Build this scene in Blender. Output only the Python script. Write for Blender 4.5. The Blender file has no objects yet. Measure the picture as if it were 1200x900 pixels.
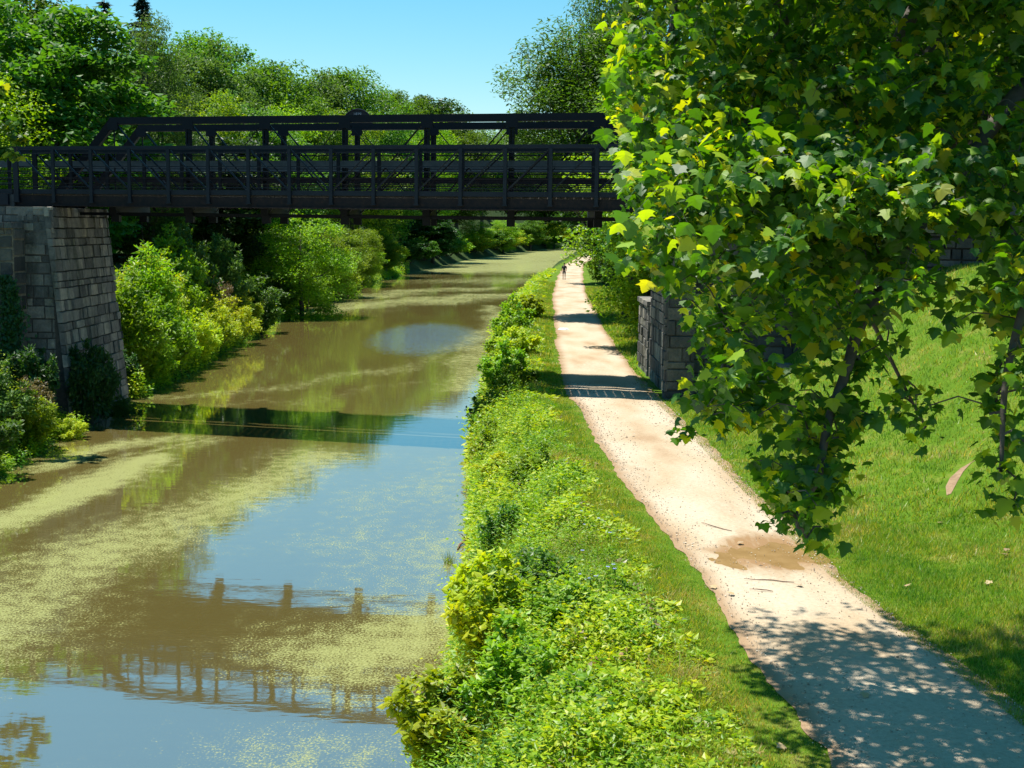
import bpy, math, random
import numpy as np
from math import radians, sin, cos, pi

random.seed(7)
RNG = np.random.default_rng(11)
scene = bpy.context.scene
COL = scene.collection

# ------------------------------------------------------------------ camera model
FPX, PITCH, ROLL, CAMZ = 1500.0, radians(7.03), radians(0.7), 7.5
_a = pi / 2 - PITCH
RX = np.array([[1, 0, 0], [0, cos(_a), -sin(_a)], [0, sin(_a), cos(_a)]])
RZ = np.array([[cos(ROLL), -sin(ROLL), 0], [sin(ROLL), cos(ROLL), 0], [0, 0, 1]])
CM = RX @ RZ
CP = np.array([0, 0, CAMZ])


def ray(px, py):
    return CM @ np.array([(px - 600) / FPX, -(py - 450) / FPX, -1.0])


def on_plane(px, py, z):
    d = ray(px, py)
    return CP + d * ((z - CAMZ) / d[2])


def at_depth(px, py, y):
    d = ray(px, py)
    return CP + d * (y / d[1])


def project(p):
    c = CM.T @ (np.asarray(p, float) - CP)
    return 600 + FPX * c[0] / -c[2], 450 - FPX * c[1] / -c[2]


# ------------------------------------------------------------------ mesh helpers
def np_mesh(name, V, F, smooth=False, mats=None, midx=None):
    V = np.asarray(V, np.float32)
    F = np.asarray(F, np.int32)
    k = F.shape[1]
    me = bpy.data.meshes.new(name)
    me.vertices.add(len(V))
    me.vertices.foreach_set('co', V.ravel())
    me.loops.add(F.size)
    me.loops.foreach_set('vertex_index', F.ravel())
    me.polygons.add(len(F))
    me.polygons.foreach_set('loop_start', np.arange(0, F.size, k, dtype=np.int32))
    me.polygons.foreach_set('loop_total', np.full(len(F), k, np.int32))
    if midx is not None:
        me.polygons.foreach_set('material_index', np.asarray(midx, np.int32))
    me.polygons.foreach_set('use_smooth', np.full(len(F), smooth, bool))
    for m in (mats or []):
        me.materials.append(m)
    me.update(calc_edges=True)
    me.validate()
    return me


class MB:
    """collects boxes, bars and tubes; build() links them as one mesh object"""

    def __init__(s):
        s.v, s.f = [], []

    def add(s, verts, faces):
        b = len(s.v)
        s.v.extend([tuple(map(float, q)) for q in verts])
        s.f.extend([tuple(b + i for i in q) for q in faces])

    def hexa(s, c8):
        s.add(c8, [(0, 3, 2, 1), (4, 5, 6, 7), (0, 1, 5, 4), (1, 2, 6, 5), (2, 3, 7, 6), (3, 0, 4, 7)])

    def box(s, x0, x1, y0, y1, z0, z1):
        s.hexa([(x0, y0, z0), (x1, y0, z0), (x1, y1, z0), (x0, y1, z0),
                (x0, y0, z1), (x1, y0, z1), (x1, y1, z1), (x0, y1, z1)])

    def bar(s, p, q, w, h, side=None):
        p, q = np.array(p, float), np.array(q, float)
        d = q - p
        d /= np.linalg.norm(d)
        if side is None:
            side = np.array([0, 0, 1.0]) if abs(d[2]) < .9 else np.array([1.0, 0, 0])
        side = np.array(side, float)
        a = np.cross(d, side)
        a /= np.linalg.norm(a)
        b = np.cross(a, d)
        a, b = a * w / 2, b * h / 2
        s.hexa([p - a - b, p + a - b, p + a + b, p - a + b, q - a - b, q + a - b, q + a + b, q - a + b])

    def tube(s, pts, rad, n=6):
        pts = [np.array(p, float) for p in pts]
        rings = []
        prev = None
        for i, p in enumerate(pts):
            d = pts[min(i + 1, len(pts) - 1)] - pts[max(i - 1, 0)]
            d /= (np.linalg.norm(d) + 1e-9)
            ref = prev if prev is not None else (np.array([1.0, 0, 0]) if abs(d[0]) < .8 else np.array([0, 1.0, 0]))
            a = ref - d * ref.dot(d)
            a /= (np.linalg.norm(a) + 1e-9)
            prev = a
            b = np.cross(d, a)
            r = rad[i] if hasattr(rad, '__len__') else rad
            rings.append([p + r * (a * cos(2 * pi * k / n) + b * sin(2 * pi * k / n)) for k in range(n)])
        verts = [v for r in rings for v in r]
        faces = []
        for i in range(len(rings) - 1):
            for k in range(n):
                faces.append((i * n + k, i * n + (k + 1) % n, (i + 1) * n + (k + 1) % n, (i + 1) * n + k))
        faces.append(tuple(range(n - 1, -1, -1)))
        faces.append(tuple((len(rings) - 1) * n + k for k in range(n)))
        s.add(verts, faces)

    def mesh(s, name, mat, smooth=False):
        me = bpy.data.meshes.new(name)
        me.from_pydata(s.v, [], s.f)
        me.materials.append(mat)
        if smooth:
            me.polygons.foreach_set('use_smooth', [True] * len(me.polygons))
        me.update()
        return me

    def build(s, name, mat, parent=None, smooth=False):
        return link(name, s.mesh(name, mat, smooth), parent)


def link(name, data, parent=None):
    o = bpy.data.objects.new(name, data)
    COL.objects.link(o)
    if parent is not None:
        o.parent = parent
    return o


def tag(o, label=None, cat=None, group=None, kind=None):
    if label:
        o['label'] = label
    if cat:
        o['category'] = cat
    if group:
        o['group'] = group
    if kind:
        o['kind'] = kind
    return o


def thing(name, label, cat, loc=(0, 0, 0), group=None):
    o = link(name, None)
    o.location = loc
    return tag(o, label, cat, group)


def copy_thing(root, label=None, group=None):
    r = root.copy()
    COL.objects.link(r)
    if label:
        r['label'] = label
    if group:
        r['group'] = group
    for ch in root.children:
        c = ch.copy()
        COL.objects.link(c)
        c.parent = r
        for g in ch.children:
            d = g.copy()
            COL.objects.link(d)
            d.parent = c
    return r


def smoothstep(t):
    t = np.clip(t, 0, 1)
    return t * t * (3 - 2 * t)


# ------------------------------------------------------------------ material helpers
def new_mat(name):
    m = bpy.data.materials.new(name)
    m.use_nodes = True
    nt = m.node_tree
    nt.nodes.clear()
    out = nt.nodes.new('ShaderNodeOutputMaterial')
    return m, nt, out


def N(nt, kind, **kw):
    n = nt.nodes.new(kind)
    for k, v in kw.items():
        if k.startswith('i_'):
            n.inputs[k[2:].replace('_', ' ')].default_value = v
        else:
            setattr(n, k, v)
    return n


def ramp(nt, fac, stops, interp='LINEAR'):
    r = nt.nodes.new('ShaderNodeValToRGB')
    r.color_ramp.interpolation = interp
    el = r.color_ramp.elements
    while len(el) > 1:
        el.remove(el[-1])
    el[0].position, el[0].color = stops[0][0], (*stops[0][1], 1)
    for p, c in stops[1:]:
        e = el.new(p)
        e.color = (*c, 1)
    nt.links.new(fac, r.inputs['Fac'])
    return r.outputs['Color']


def leaf_mat(name, cols, trans=0.45, tcol=None, gloss=0.05, rough=0.45, patch=None):
    """leaves: colour differs from leaf to leaf; light comes through them"""
    m, nt, out = new_mat(name)
    L = nt.links
    g = N(nt, 'ShaderNodeNewGeometry')
    oi = N(nt, 'ShaderNodeObjectInfo')
    n = len(cols)
    c = ramp(nt, g.outputs['Random Per Island'], [(i / (n - 1), k) for i, k in enumerate(cols)])
    hs = N(nt, 'ShaderNodeHueSaturation')
    mr = N(nt, 'ShaderNodeMapRange')
    mr.inputs['To Min'].default_value = 0.75
    mr.inputs['To Max'].default_value = 1.25
    L.new(oi.outputs['Random'], mr.inputs['Value'])
    L.new(mr.outputs[0], hs.inputs['Value'])
    mh = N(nt, 'ShaderNodeMapRange')
    mh.inputs['To Min'].default_value = 0.485
    mh.inputs['To Max'].default_value = 0.512
    L.new(oi.outputs['Random'], mh.inputs['Value'])
    L.new(mh.outputs[0], hs.inputs['Hue'])
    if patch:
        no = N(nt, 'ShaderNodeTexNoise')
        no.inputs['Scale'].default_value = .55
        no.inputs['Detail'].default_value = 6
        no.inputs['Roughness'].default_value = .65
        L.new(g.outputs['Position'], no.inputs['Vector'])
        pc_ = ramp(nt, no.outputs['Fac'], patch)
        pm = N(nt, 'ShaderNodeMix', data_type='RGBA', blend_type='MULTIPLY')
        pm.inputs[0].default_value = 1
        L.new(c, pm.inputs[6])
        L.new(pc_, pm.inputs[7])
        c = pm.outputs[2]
    L.new(c, hs.inputs['Color'])
    d = N(nt, 'ShaderNodeBsdfDiffuse')
    L.new(hs.outputs[0], d.inputs['Color'])
    t = N(nt, 'ShaderNodeBsdfTranslucent')
    mx = N(nt, 'ShaderNodeMix', data_type='RGBA', blend_type='MULTIPLY')
    mx.inputs[0].default_value = 1
    L.new(hs.outputs[0], mx.inputs[6])
    mx.inputs[7].default_value = (*(tcol or (2.0, 1.75, .55)), 1)
    L.new(mx.outputs[2], t.inputs['Color'])
    s1 = N(nt, 'ShaderNodeMixShader')
    s1.inputs[0].default_value = trans
    L.new(d.outputs[0], s1.inputs[1])
    L.new(t.outputs[0], s1.inputs[2])
    gl = N(nt, 'ShaderNodeBsdfGlossy')
    gl.inputs['Roughness'].default_value = rough
    s2 = N(nt, 'ShaderNodeMixShader')
    s2.inputs[0].default_value = gloss
    L.new(s1.outputs[0], s2.inputs[1])
    L.new(gl.outputs[0], s2.inputs[2])
    L.new(s2.outputs[0], out.inputs['Surface'])
    return m


def rough_mat(name, stops, scale=4.0, rough=.85, bump=.3, bscale=None, island=0.0, detail=6, metallic=0.0, dist=0.02, stain=None):
    """noise-coloured rough surface with bump; island adds per-piece colour"""
    m, nt, out = new_mat(name)
    L = nt.links
    tc = N(nt, 'ShaderNodeNewGeometry')
    no = N(nt, 'ShaderNodeTexNoise')
    no.inputs['Scale'].default_value = scale
    no.inputs['Detail'].default_value = detail
    no.inputs['Roughness'].default_value = .65
    L.new(tc.outputs['Position'], no.inputs['Vector'])
    fac = no.outputs['Fac']
    if island:
        ma = N(nt, 'ShaderNodeMath', operation='MULTIPLY_ADD')
        L.new(tc.outputs['Random Per Island'], ma.inputs[0])
        ma.inputs[1].default_value = island
        ma.inputs[2].default_value = -island / 2
        ad = N(nt, 'ShaderNodeMath', operation='ADD')
        L.new(no.outputs['Fac'], ad.inputs[0])
        L.new(ma.outputs[0], ad.inputs[1])
        fac = ad.outputs[0]
    c = ramp(nt, fac, stops)
    if stain:
        ns = N(nt, 'ShaderNodeTexNoise')
        ns.inputs['Scale'].default_value = .9
        ns.inputs['Detail'].default_value = 7
        ns.inputs['Roughness'].default_value = .7
        mp_ = N(nt, 'ShaderNodeMapping')
        mp_.inputs['Scale'].default_value = (1, 1, .28)
        L.new(tc.outputs['Position'], mp_.inputs['Vector'])
        L.new(mp_.outputs[0], ns.inputs['Vector'])
        sc_ = ramp(nt, ns.outputs['Fac'], stain)
        sm = N(nt, 'ShaderNodeMix', data_type='RGBA', blend_type='MULTIPLY')
        sm.inputs[0].default_value = 1
        L.new(c, sm.inputs[6])
        L.new(sc_, sm.inputs[7])
        c = sm.outputs[2]
    p = N(nt, 'ShaderNodeBsdfPrincipled')
    p.inputs['Roughness'].default_value = rough
    p.inputs['Metallic'].default_value = metallic
    p.inputs['Specular IOR Level'].default_value = .22 if name.startswith('iron') else .5
    L.new(c, p.inputs['Base Color'])
    if bump:
        n2 = N(nt, 'ShaderNodeTexNoise')
        n2.inputs['Scale'].default_value = bscale or scale * 4
        n2.inputs['Detail'].default_value = 8
        L.new(tc.outputs['Position'], n2.inputs['Vector'])
        b = N(nt, 'ShaderNodeBump')
        b.inputs['Strength'].default_value = bump
        b.inputs['Distance'].default_value = dist
        L.new(n2.outputs['Fac'], b.inputs['Height'])
        L.new(b.outputs[0], p.inputs['Normal'])
    L.new(p.outputs[0], out.inputs['Surface'])
    return m


def paint_mat(name, col, rough=.6, col2=None, scale=3.0):
    col2 = col2 or tuple(c * 1.6 for c in col)
    return rough_mat(name, [(.3, col), (.7, col2)], scale=scale, rough=rough, bump=.08, bscale=20)


M = {}
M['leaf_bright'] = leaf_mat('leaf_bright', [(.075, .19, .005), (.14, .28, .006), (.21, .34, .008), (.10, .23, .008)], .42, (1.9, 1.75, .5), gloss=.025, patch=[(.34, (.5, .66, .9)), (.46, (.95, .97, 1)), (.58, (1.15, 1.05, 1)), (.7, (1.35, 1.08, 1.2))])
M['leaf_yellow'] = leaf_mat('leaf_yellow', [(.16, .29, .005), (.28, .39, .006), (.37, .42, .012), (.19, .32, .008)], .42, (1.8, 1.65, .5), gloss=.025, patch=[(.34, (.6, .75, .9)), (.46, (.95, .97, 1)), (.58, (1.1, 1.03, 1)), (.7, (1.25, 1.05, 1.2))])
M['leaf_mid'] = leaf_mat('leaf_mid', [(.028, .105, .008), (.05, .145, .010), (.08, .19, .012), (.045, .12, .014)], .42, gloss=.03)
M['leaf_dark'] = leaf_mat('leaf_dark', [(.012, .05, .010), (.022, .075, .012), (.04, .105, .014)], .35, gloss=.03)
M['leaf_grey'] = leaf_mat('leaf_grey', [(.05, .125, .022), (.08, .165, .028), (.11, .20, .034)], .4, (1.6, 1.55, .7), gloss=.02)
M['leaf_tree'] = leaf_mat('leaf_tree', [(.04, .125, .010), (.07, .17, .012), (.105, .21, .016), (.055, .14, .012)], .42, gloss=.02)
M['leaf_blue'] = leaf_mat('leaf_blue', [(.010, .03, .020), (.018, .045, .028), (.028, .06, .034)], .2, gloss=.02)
M['leaf_syc'] = leaf_mat('leaf_syc', [(.018, .062, .006), (.028, .085, .007), (.04, .11, .007), (.022, .07, .007), (.05, .125, .007), (.033, .095, .007), (.13, .23, .010), (.20, .27, .012), (.22, .21, .012)], .42,  # mostly dark leaf tones; the few bright ones paint in sunlit sparkle
                         (3.6, 3.0, .3), gloss=.03, rough=.5)
M['leaf_rust'] = leaf_mat('leaf_rust', [(.13, .09, .03), (.18, .14, .04), (.09, .10, .025)], .4, (1.5, 1.3, .8))
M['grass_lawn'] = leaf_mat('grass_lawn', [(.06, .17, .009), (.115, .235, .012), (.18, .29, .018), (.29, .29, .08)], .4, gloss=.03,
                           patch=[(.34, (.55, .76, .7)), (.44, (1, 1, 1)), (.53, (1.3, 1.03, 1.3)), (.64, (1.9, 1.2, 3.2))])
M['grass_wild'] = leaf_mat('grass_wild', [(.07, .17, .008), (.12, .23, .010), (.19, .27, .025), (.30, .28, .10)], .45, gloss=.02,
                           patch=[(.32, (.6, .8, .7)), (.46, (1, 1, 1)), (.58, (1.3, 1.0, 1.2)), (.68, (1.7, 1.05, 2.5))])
M['bark'] = rough_mat('bark', [(.3, (.035, .028, .02)), (.7, (.10, .085, .065))], scale=6, bump=.6, bscale=14)
M['bark_pale'] = rough_mat('bark_pale', [(.35, (.07, .055, .04)), (.5, (.18, .16, .12)), (.65, (.32, .29, .23))], scale=5, bump=.3)
M['iron'] = paint_mat('iron', (.002, .003, .006), .6, (.004, .006, .011))
M['iron_soft'] = paint_mat('iron_soft', (.006, .010, .017), .5, (.011, .016, .026))
M['iron_rust'] = rough_mat('iron_rust', [(.35, (.008, .008, .011)), (.6, (.02, .014, .014)), (.75, (.045, .024, .018))], scale=7, rough=.8, bump=.2)
M['board'] = rough_mat('board', [(.3, (.055, .066, .07)), (.7, (.10, .11, .115))], scale=3, bump=.3)
M['plank'] = rough_mat('plank', [(.3, (.05, .04, .03)), (.7, (.12, .10, .08))], scale=4, bump=.4)
M['asphalt'] = rough_mat('asphalt', [(.3, (.04, .04, .042)), (.7, (.07, .07, .07))], scale=5, bump=.4)
M['stone_pale'] = rough_mat('stone_pale', [(.05, (.055, .056, .056)), (.4, (.12, .119, .115)), (.7, (.195, .188, .172)), (1.0, (.36, .33, .28))],
                            scale=3, bump=.9, bscale=9, island=.8, dist=.05, stain=[(.36, (.34, .38, .32)), (.5, (.85, .85, .82)), (.66, (1.1, 1.06, 1.0))])
M['stone_dark'] = rough_mat('stone_dark', [(.1, (.022, .024, .028)), (.45, (.055, .057, .06)), (.9, (.13, .125, .115))],
                            scale=2.5, bump=.9, bscale=9, island=.5, dist=.05, stain=[(.36, (.40, .44, .36)), (.5, (.9, .85, .78)), (.66, (1.2, 1.1, .95))])
M['mortar'] = rough_mat('mortar', [(.3, (.10, .085, .06)), (.7, (.24, .20, .145))], scale=6, bump=.5)
M['mortar_dark'] = rough_mat('mortar_dark', [(.3, (.03, .028, .025)), (.7, (.08, .07, .06))], scale=6, bump=.5)
M['wood_dead'] = rough_mat('wood_dead', [(.3, (.06, .03, .02)), (.7, (.20, .11, .07))], scale=9, bump=.5)
M['plate'] = rough_mat('plate', [(.4, (.012, .012, .016)), (.7, (.03, .025, .028))], scale=12, bump=.1)
M['plate_text'] = rough_mat('plate_text', [(.3, (.30, .29, .32)), (.7, (.45, .44, .46))], scale=12, bump=0)
M['skin'] = rough_mat('skin', [(.3, (.40, .24, .17)), (.7, (.47, .29, .21))], scale=8, rough=.6, bump=0)
M['cloth_dark'] = rough_mat('cloth_dark', [(.3, (.02, .025, .03)), (.7, (.04, .045, .05))], scale=10, bump=.2)
M['cloth_blue'] = rough_mat('cloth_blue', [(.3, (.03, .04, .07)), (.7, (.05, .06, .10))], scale=10, bump=.2)
M['hair'] = rough_mat('hair', [(.3, (.02, .014, .01)), (.7, (.05, .035, .02))], scale=30, bump=.3)
M['white'] = rough_mat('white', [(.3, (.65, .70, .74)), (.7, (.80, .83, .85))], scale=10, bump=.2)
M['dry_leaf'] = leaf_mat('dry_leaf', [(.24, .15, .07), (.34, .24, .13), (.42, .32, .19)], .2, (1, 1, 1))
M['petal_blue'] = leaf_mat('petal_blue', [(.18, .22, .60), (.28, .32, .75)], .3, (1, 1, 1))

# ------------------------------------------------------------------ plan curves (x as a function of distance y)
def curve(pts):
    pts = sorted(pts)
    y = np.array([p[0] for p in pts], float)
    x = np.array([p[1] for p in pts], float)
    ly = np.log(y + 45)
    grid = np.linspace(ly[0], ly[-1], 900)
    v = np.interp(grid, ly, x)
    k = np.hanning(31)
    k /= k.sum()
    pad = np.pad(v, 15, mode='reflect', reflect_type='odd')
    v = np.convolve(pad, k, mode='valid')
    return lambda yy: np.interp(np.log(np.asarray(yy, float) + 45), grid, v)


XL = curve([(-40, -15), (10, -15), (36, -15.2), (44, -15.6), (53, -16.2), (60, -16.2), (91, -17.8), (137, -20.2), (194, -17), (280, -10.5), (367, 0), (467, 16), (620, 60)])
XR = curve([(-40, -.4), (17, -.9), (25, -.5), (33, -.7), (44, -1.1), (55, -1.0), (83, -.9), (108, -.3), (142, 1.2), (216, 6), (330, 15), (430, 26), (620, 76)])
PL = curve([(-40, 3.6), (12.8, 3.5), (16.8, 3.28), (21.6, 3.03), (25, 2.8), (29.4, 2.48), (35.8, 2.2), (42, 2.0), (52, 1.95), (68, 2.3), (104, 3.2), (143, 4.9), (192, 7.6), (300, 17), (620, 84)])
PR = curve([(-40, 6.6), (14, 6.2), (16.8, 5.8), (19, 5.45), (25, 5.25), (36, 5.05), (42, 4.8), (52.5, 4.75), (69, 5.0), (105, 6.0), (137, 7.35), (192, 10.3), (300, 19.7), (620, 87)])
PZ = 1.9


def fbm(x, y, seed=0, base=.13):
    r = np.zeros(np.broadcast(x, y).shape)
    rr = np.random.default_rng(seed)
    amp = 1
    for o in range(5):
        for _ in range(3):
            a = rr.uniform(0, 2 * pi)
            ph = rr.uniform(0, 2 * pi)
            fr = base * 2 ** o * rr.uniform(.7, 1.3)
            r = r + amp * np.sin((x * cos(a) + y * sin(a)) * fr * 2 * pi + ph) / 3
        amp *= .55
    return r


def gz(x, y):
    x = np.asarray(x, float)
    y = np.asarray(y, float)
    xl, xr, pl, pr = XL(y), XR(y), PL(y), PR(y)
    # right bank and path bench
    d = x - xr
    zr = PZ * smoothstep((d + .35) / 2.3) - .25 * (1 - smoothstep((d + 1.2) / 1.0))
    e = x - pr
    ramp_up = 4.6 * smoothstep((e - 1.2) / 8.5) * smoothstep((y - 13) / 24) * (1 - smoothstep((y - 44) / 6))
    far_up = smoothstep((y - 50) / 15) * (1.2 * smoothstep((e - 3) / 6) + 9 * smoothstep((e - 14) / 70))
    zr = zr + np.where(e > 0, ramp_up + far_up + .05 * fbm(x, y, 3, .2) * smoothstep(e / 2), 0)
    # left bank
    dl = xl - x
    zl = 1.7 * smoothstep((dl + .3) / 3.2) - .25 * (1 - smoothstep((dl + 1.0) / .9)) + .9 * smoothstep((dl - 3) / 8)
    hill = 24 * smoothstep((dl - 5) / (70 - 35 * smoothstep((y - 170) / 120))) * smoothstep((y - 70) / 170)
    zl = zl + np.where(dl > 0, hill + .12 * fbm(x, y, 5, .1) * smoothstep(dl / 3), 0)
    # trench
    w = (xr - xl)
    mid = (x - xl) / w
    inside = (mid > 0) & (mid < 1)
    depth = -1.1 * smoothstep(np.minimum(x - xl, xr - x) / 1.5)
    z = np.where(x > (xl + xr) / 2, zr, zl)
    return np.where(inside, np.minimum(z, 0) + depth, z)


# ------------------------------------------------------------------ ground, path, water
def grid_mesh(xs, ys, zf):
    X, Y = np.meshgrid(xs, ys)
    Z = zf(X, Y)
    V = np.stack([X, Y, Z], -1).reshape(-1, 3)
    nx, ny = len(xs), len(ys)
    i = np.arange(nx * ny).reshape(ny, nx)
    F = np.stack([i[:-1, :-1], i[:-1, 1:], i[1:, 1:], i[1:, :-1]], -1).reshape(-1, 4)
    return V, F


xs = np.unique(np.concatenate([np.linspace(-1500, -200, 12), np.linspace(-200, -30, 40), np.arange(-30, 25, .3), np.linspace(25, 120, 60), np.linspace(120, 1500, 14)]))
ys = np.unique(np.concatenate([np.linspace(-60, 5, 12), np.arange(5, 60, .5), np.arange(60, 160, 2), np.arange(160, 650, 7), np.linspace(650, 3000, 15)]))
V, F = grid_mesh(xs, ys, gz)
m, nt, out = new_mat('ground_mat')
L = nt.links
geo = N(nt, 'ShaderNodeNewGeometry')
att = N(nt, 'ShaderNodeAttribute', attribute_name='lawn')
n1 = N(nt, 'ShaderNodeTexNoise')
n1.inputs['Scale'].default_value = 1.1
n1.inputs['Detail'].default_value = 9
n1.inputs['Roughness'].default_value = .7
L.new(geo.outputs['Position'], n1.inputs['Vector'])
ca = ramp(nt, n1.outputs['Fac'], [(.3, (.045, .10, .006)), (.5, (.08, .15, .009)), (.62, (.14, .17, .025)), (.75, (.20, .18, .06))])
cb = ramp(nt, n1.outputs['Fac'], [(.3, (.015, .03, .008)), (.55, (.03, .055, .012)), (.75, (.07, .075, .03))])
mx = N(nt, 'ShaderNodeMix', data_type='RGBA')
L.new(att.outputs['Fac'], mx.inputs[0])
L.new(cb, mx.inputs[6])
L.new(ca, mx.inputs[7])
pb = N(nt, 'ShaderNodeBsdfPrincipled')
pb.inputs['Roughness'].default_value = .95
pb.inputs['Specular IOR Level'].default_value = .1
L.new(mx.outputs[2], pb.inputs['Base Color'])
n2 = N(nt, 'ShaderNodeTexNoise')
n2.inputs['Scale'].default_value = 18
n2.inputs['Detail'].default_value = 6
L.new(geo.outputs['Position'], n2.inputs['Vector'])
bm_ = N(nt, 'ShaderNodeBump')
bm_.inputs['Strength'].default_value = .8
bm_.inputs['Distance'].default_value = .05
L.new(n2.outputs['Fac'], bm_.inputs['Height'])
L.new(bm_.outputs[0], pb.inputs['Normal'])
L.new(pb.outputs[0], out.inputs['Surface'])
M['ground'] = m
me = np_mesh('ground', V, F, True, [m])
at = me.attributes.new('lawn', 'FLOAT', 'POINT')
X, Y = V[:, 0], V[:, 1]
lawn = np.where(X > PL(Y) - 1.1, 1.0, 0.0) * (1 - smoothstep((Y - 90) / 60) * (X > PR(Y) + 2)) * (1 - smoothstep((X - PR(Y) - 3) / 2) * (Y > 47))
at.data.foreach_set('value', lawn.astype(np.float32))
GROUND_ME = me
tag(link('ground', me), 'grassy earth banks and wooded slopes on both sides of the canal', 'ground', kind='structure')

# path: a gravel sheet with ragged edges, a little above the ground
py_ = np.unique(np.concatenate([np.arange(-30, 6, 2.0), np.arange(6, 60, .12), np.arange(60, 130, .5), np.arange(130, 320, 3)]))
nx = 31
PUD = on_plane(897, 652, PZ)
rows = []
for i, y in enumerate(py_):
    jl = .10 * fbm(0, y, 21, .10) - .05 + .05 * fbm(0, y, 24, .9)
    jr = .11 * fbm(0, y, 22, .09) + .05 + .05 * fbm(0, y, 25, .9)
    t = np.linspace(0, 1, nx)
    x = (PL(y) + jl) * (1 - t) + (PR(y) + jr) * t
    crown = .03 * (1 - (2 * t - 1) ** 2) - .012 * np.exp(-((t - .3) / .09) ** 2) - .012 * np.exp(-((t - .72) / .09) ** 2)
    dpx, dpy = (x - PUD[0]) / .85, (y - PUD[1]) / .75
    crown = crown - .05 * np.exp(-(dpx ** 2 + dpy ** 2)) + .020 * fbm(x * 2.2 + y * .8, y * .5 - x * .3, 26, .8) * np.exp(-(dpx ** 2 + dpy ** 2) * .35)
    rows.append(np.stack([x, np.full(nx, y), np.full(nx, PZ + .012) + crown], -1))
V = np.array(rows).reshape(-1, 3)
i = np.arange(len(py_) * nx).reshape(len(py_), nx)
F = np.stack([i[:-1, :-1], i[:-1, 1:], i[1:, 1:], i[1:, :-1]], -1).reshape(-1, 4)
m, nt, out = new_mat('gravel')
L = nt.links
geo = N(nt, 'ShaderNodeNewGeometry')
att = N(nt, 'ShaderNodeAttribute', attribute_name='edge')
big = N(nt, 'ShaderNodeTexNoise')
big.inputs['Scale'].default_value = .55
big.inputs['Detail'].default_value = 5
mp = N(nt, 'ShaderNodeMapping')
mp.inputs['Scale'].default_value = (1.2, .45, 1)
L.new(geo.outputs['Position'], mp.inputs['Vector'])
L.new(mp.outputs[0], big.inputs['Vector'])
fine = N(nt, 'ShaderNodeTexNoise')
fine.inputs['Scale'].default_value = 13
fine.inputs['Detail'].default_value = 9
fine.inputs['Roughness'].default_value = .82
L.new(geo.outputs['Position'], fine.inputs['Vector'])
c1 = ramp(nt, big.outputs['Fac'], [(.3, (.305, .21, .125)), (.42, (.375, .29, .19)), (.6, (.425, .355, .26))])
c2 = ramp(nt, fine.outputs['Fac'], [(.30, (.55, .50, .45)), (.43, (.92, .91, .90)), (.52, (1, 1, 1)), (.70, (1.25, 1.25, 1.25))])
mm = N(nt, 'ShaderNodeMix', data_type='RGBA', blend_type='MULTIPLY')
mm.inputs[0].default_value = 1.0
L.new(c1, mm.inputs[6])
L.new(c2, mm.inputs[7])
md = N(nt, 'ShaderNodeMix', data_type='RGBA')
ad = N(nt, 'ShaderNodeMath', operation='MULTIPLY_ADD')
L.new(fine.outputs['Fac'], ad.inputs[0])
ad.inputs[1].default_value = 1.4
ad.inputs[2].default_value = -.7
ae = N(nt, 'ShaderNodeMath', operation='ADD', use_clamp=True)
L.new(att.outputs['Fac'], ae.inputs[0])
L.new(ad.outputs[0], ae.inputs[1])
ag = N(nt, 'ShaderNodeMath', operation='MULTIPLY')
L.new(ae.outputs[0], ag.inputs[0])
L.new(att.outputs['Fac'], ag.inputs[1])
L.new(ag.outputs[0], md.inputs[0])
L.new(mm.outputs[2], md.inputs[6])
md.inputs[7].default_value = (.27, .175, .10, 1)
pb = N(nt, 'ShaderNodeBsdfPrincipled')
pb.inputs['Roughness'].default_value = .9
pb.inputs['Specular IOR Level'].default_value = .2
aw = N(nt, 'ShaderNodeAttribute', attribute_name='wet')
nw = N(nt, 'ShaderNodeTexNoise')
nw.inputs['Scale'].default_value = 3.5
nw.inputs['Detail'].default_value = 7
mpn = N(nt, 'ShaderNodeMapping')
mpn.inputs['Rotation'].default_value = (0, 0, .5)
mpn.inputs['Scale'].default_value = (2.5, .6, 1)
L.new(geo.outputs['Position'], mpn.inputs['Vector'])
L.new(mpn.outputs[0], nw.inputs['Vector'])
wa = N(nt, 'ShaderNodeMath', operation='MULTIPLY_ADD')
L.new(nw.outputs['Fac'], wa.inputs[0])
wa.inputs[1].default_value = 1.6
wa.inputs[2].default_value = -.75
wb = N(nt, 'ShaderNodeMath', operation='ADD', use_clamp=True)
L.new(wa.outputs[0], wb.inputs[0])
L.new(aw.outputs['Fac'], wb.inputs[1])
wm = N(nt, 'ShaderNodeMath', operation='MULTIPLY', use_clamp=True)
L.new(wb.outputs[0], wm.inputs[0])
L.new(aw.outputs['Fac'], wm.inputs[1])
mw_ = N(nt, 'ShaderNodeMix', data_type='RGBA')
L.new(wm.outputs[0], mw_.inputs[0])
L.new(md.outputs[2], mw_.inputs[6])
mw_.inputs[7].default_value = (.235, .14, .065, 1)
L.new(mw_.outputs[2], pb.inputs['Base Color'])
vo = N(nt, 'ShaderNodeTexVoronoi')
vo.inputs['Scale'].default_value = 42
L.new(geo.outputs['Position'], vo.inputs['Vector'])
b = N(nt, 'ShaderNodeBump')
b.inputs['Strength'].default_value = .5
b.inputs['Distance'].default_value = .012
L.new(vo.outputs['Distance'], b.inputs['Height'])
b2 = N(nt, 'ShaderNodeBump')
b2.inputs['Strength'].default_value = .5
b2.inputs['Distance'].default_value = .05
L.new(big.outputs['Fac'], b2.inputs['Height'])
L.new(b.outputs[0], b2.inputs['Normal'])
L.new(b2.outputs[0], pb.inputs['Normal'])
L.new(pb.outputs[0], out.inputs['Surface'])
me = np_mesh('path', V, F, True, [m])
t = np.tile(np.linspace(0, 1, nx), len(py_))
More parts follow.
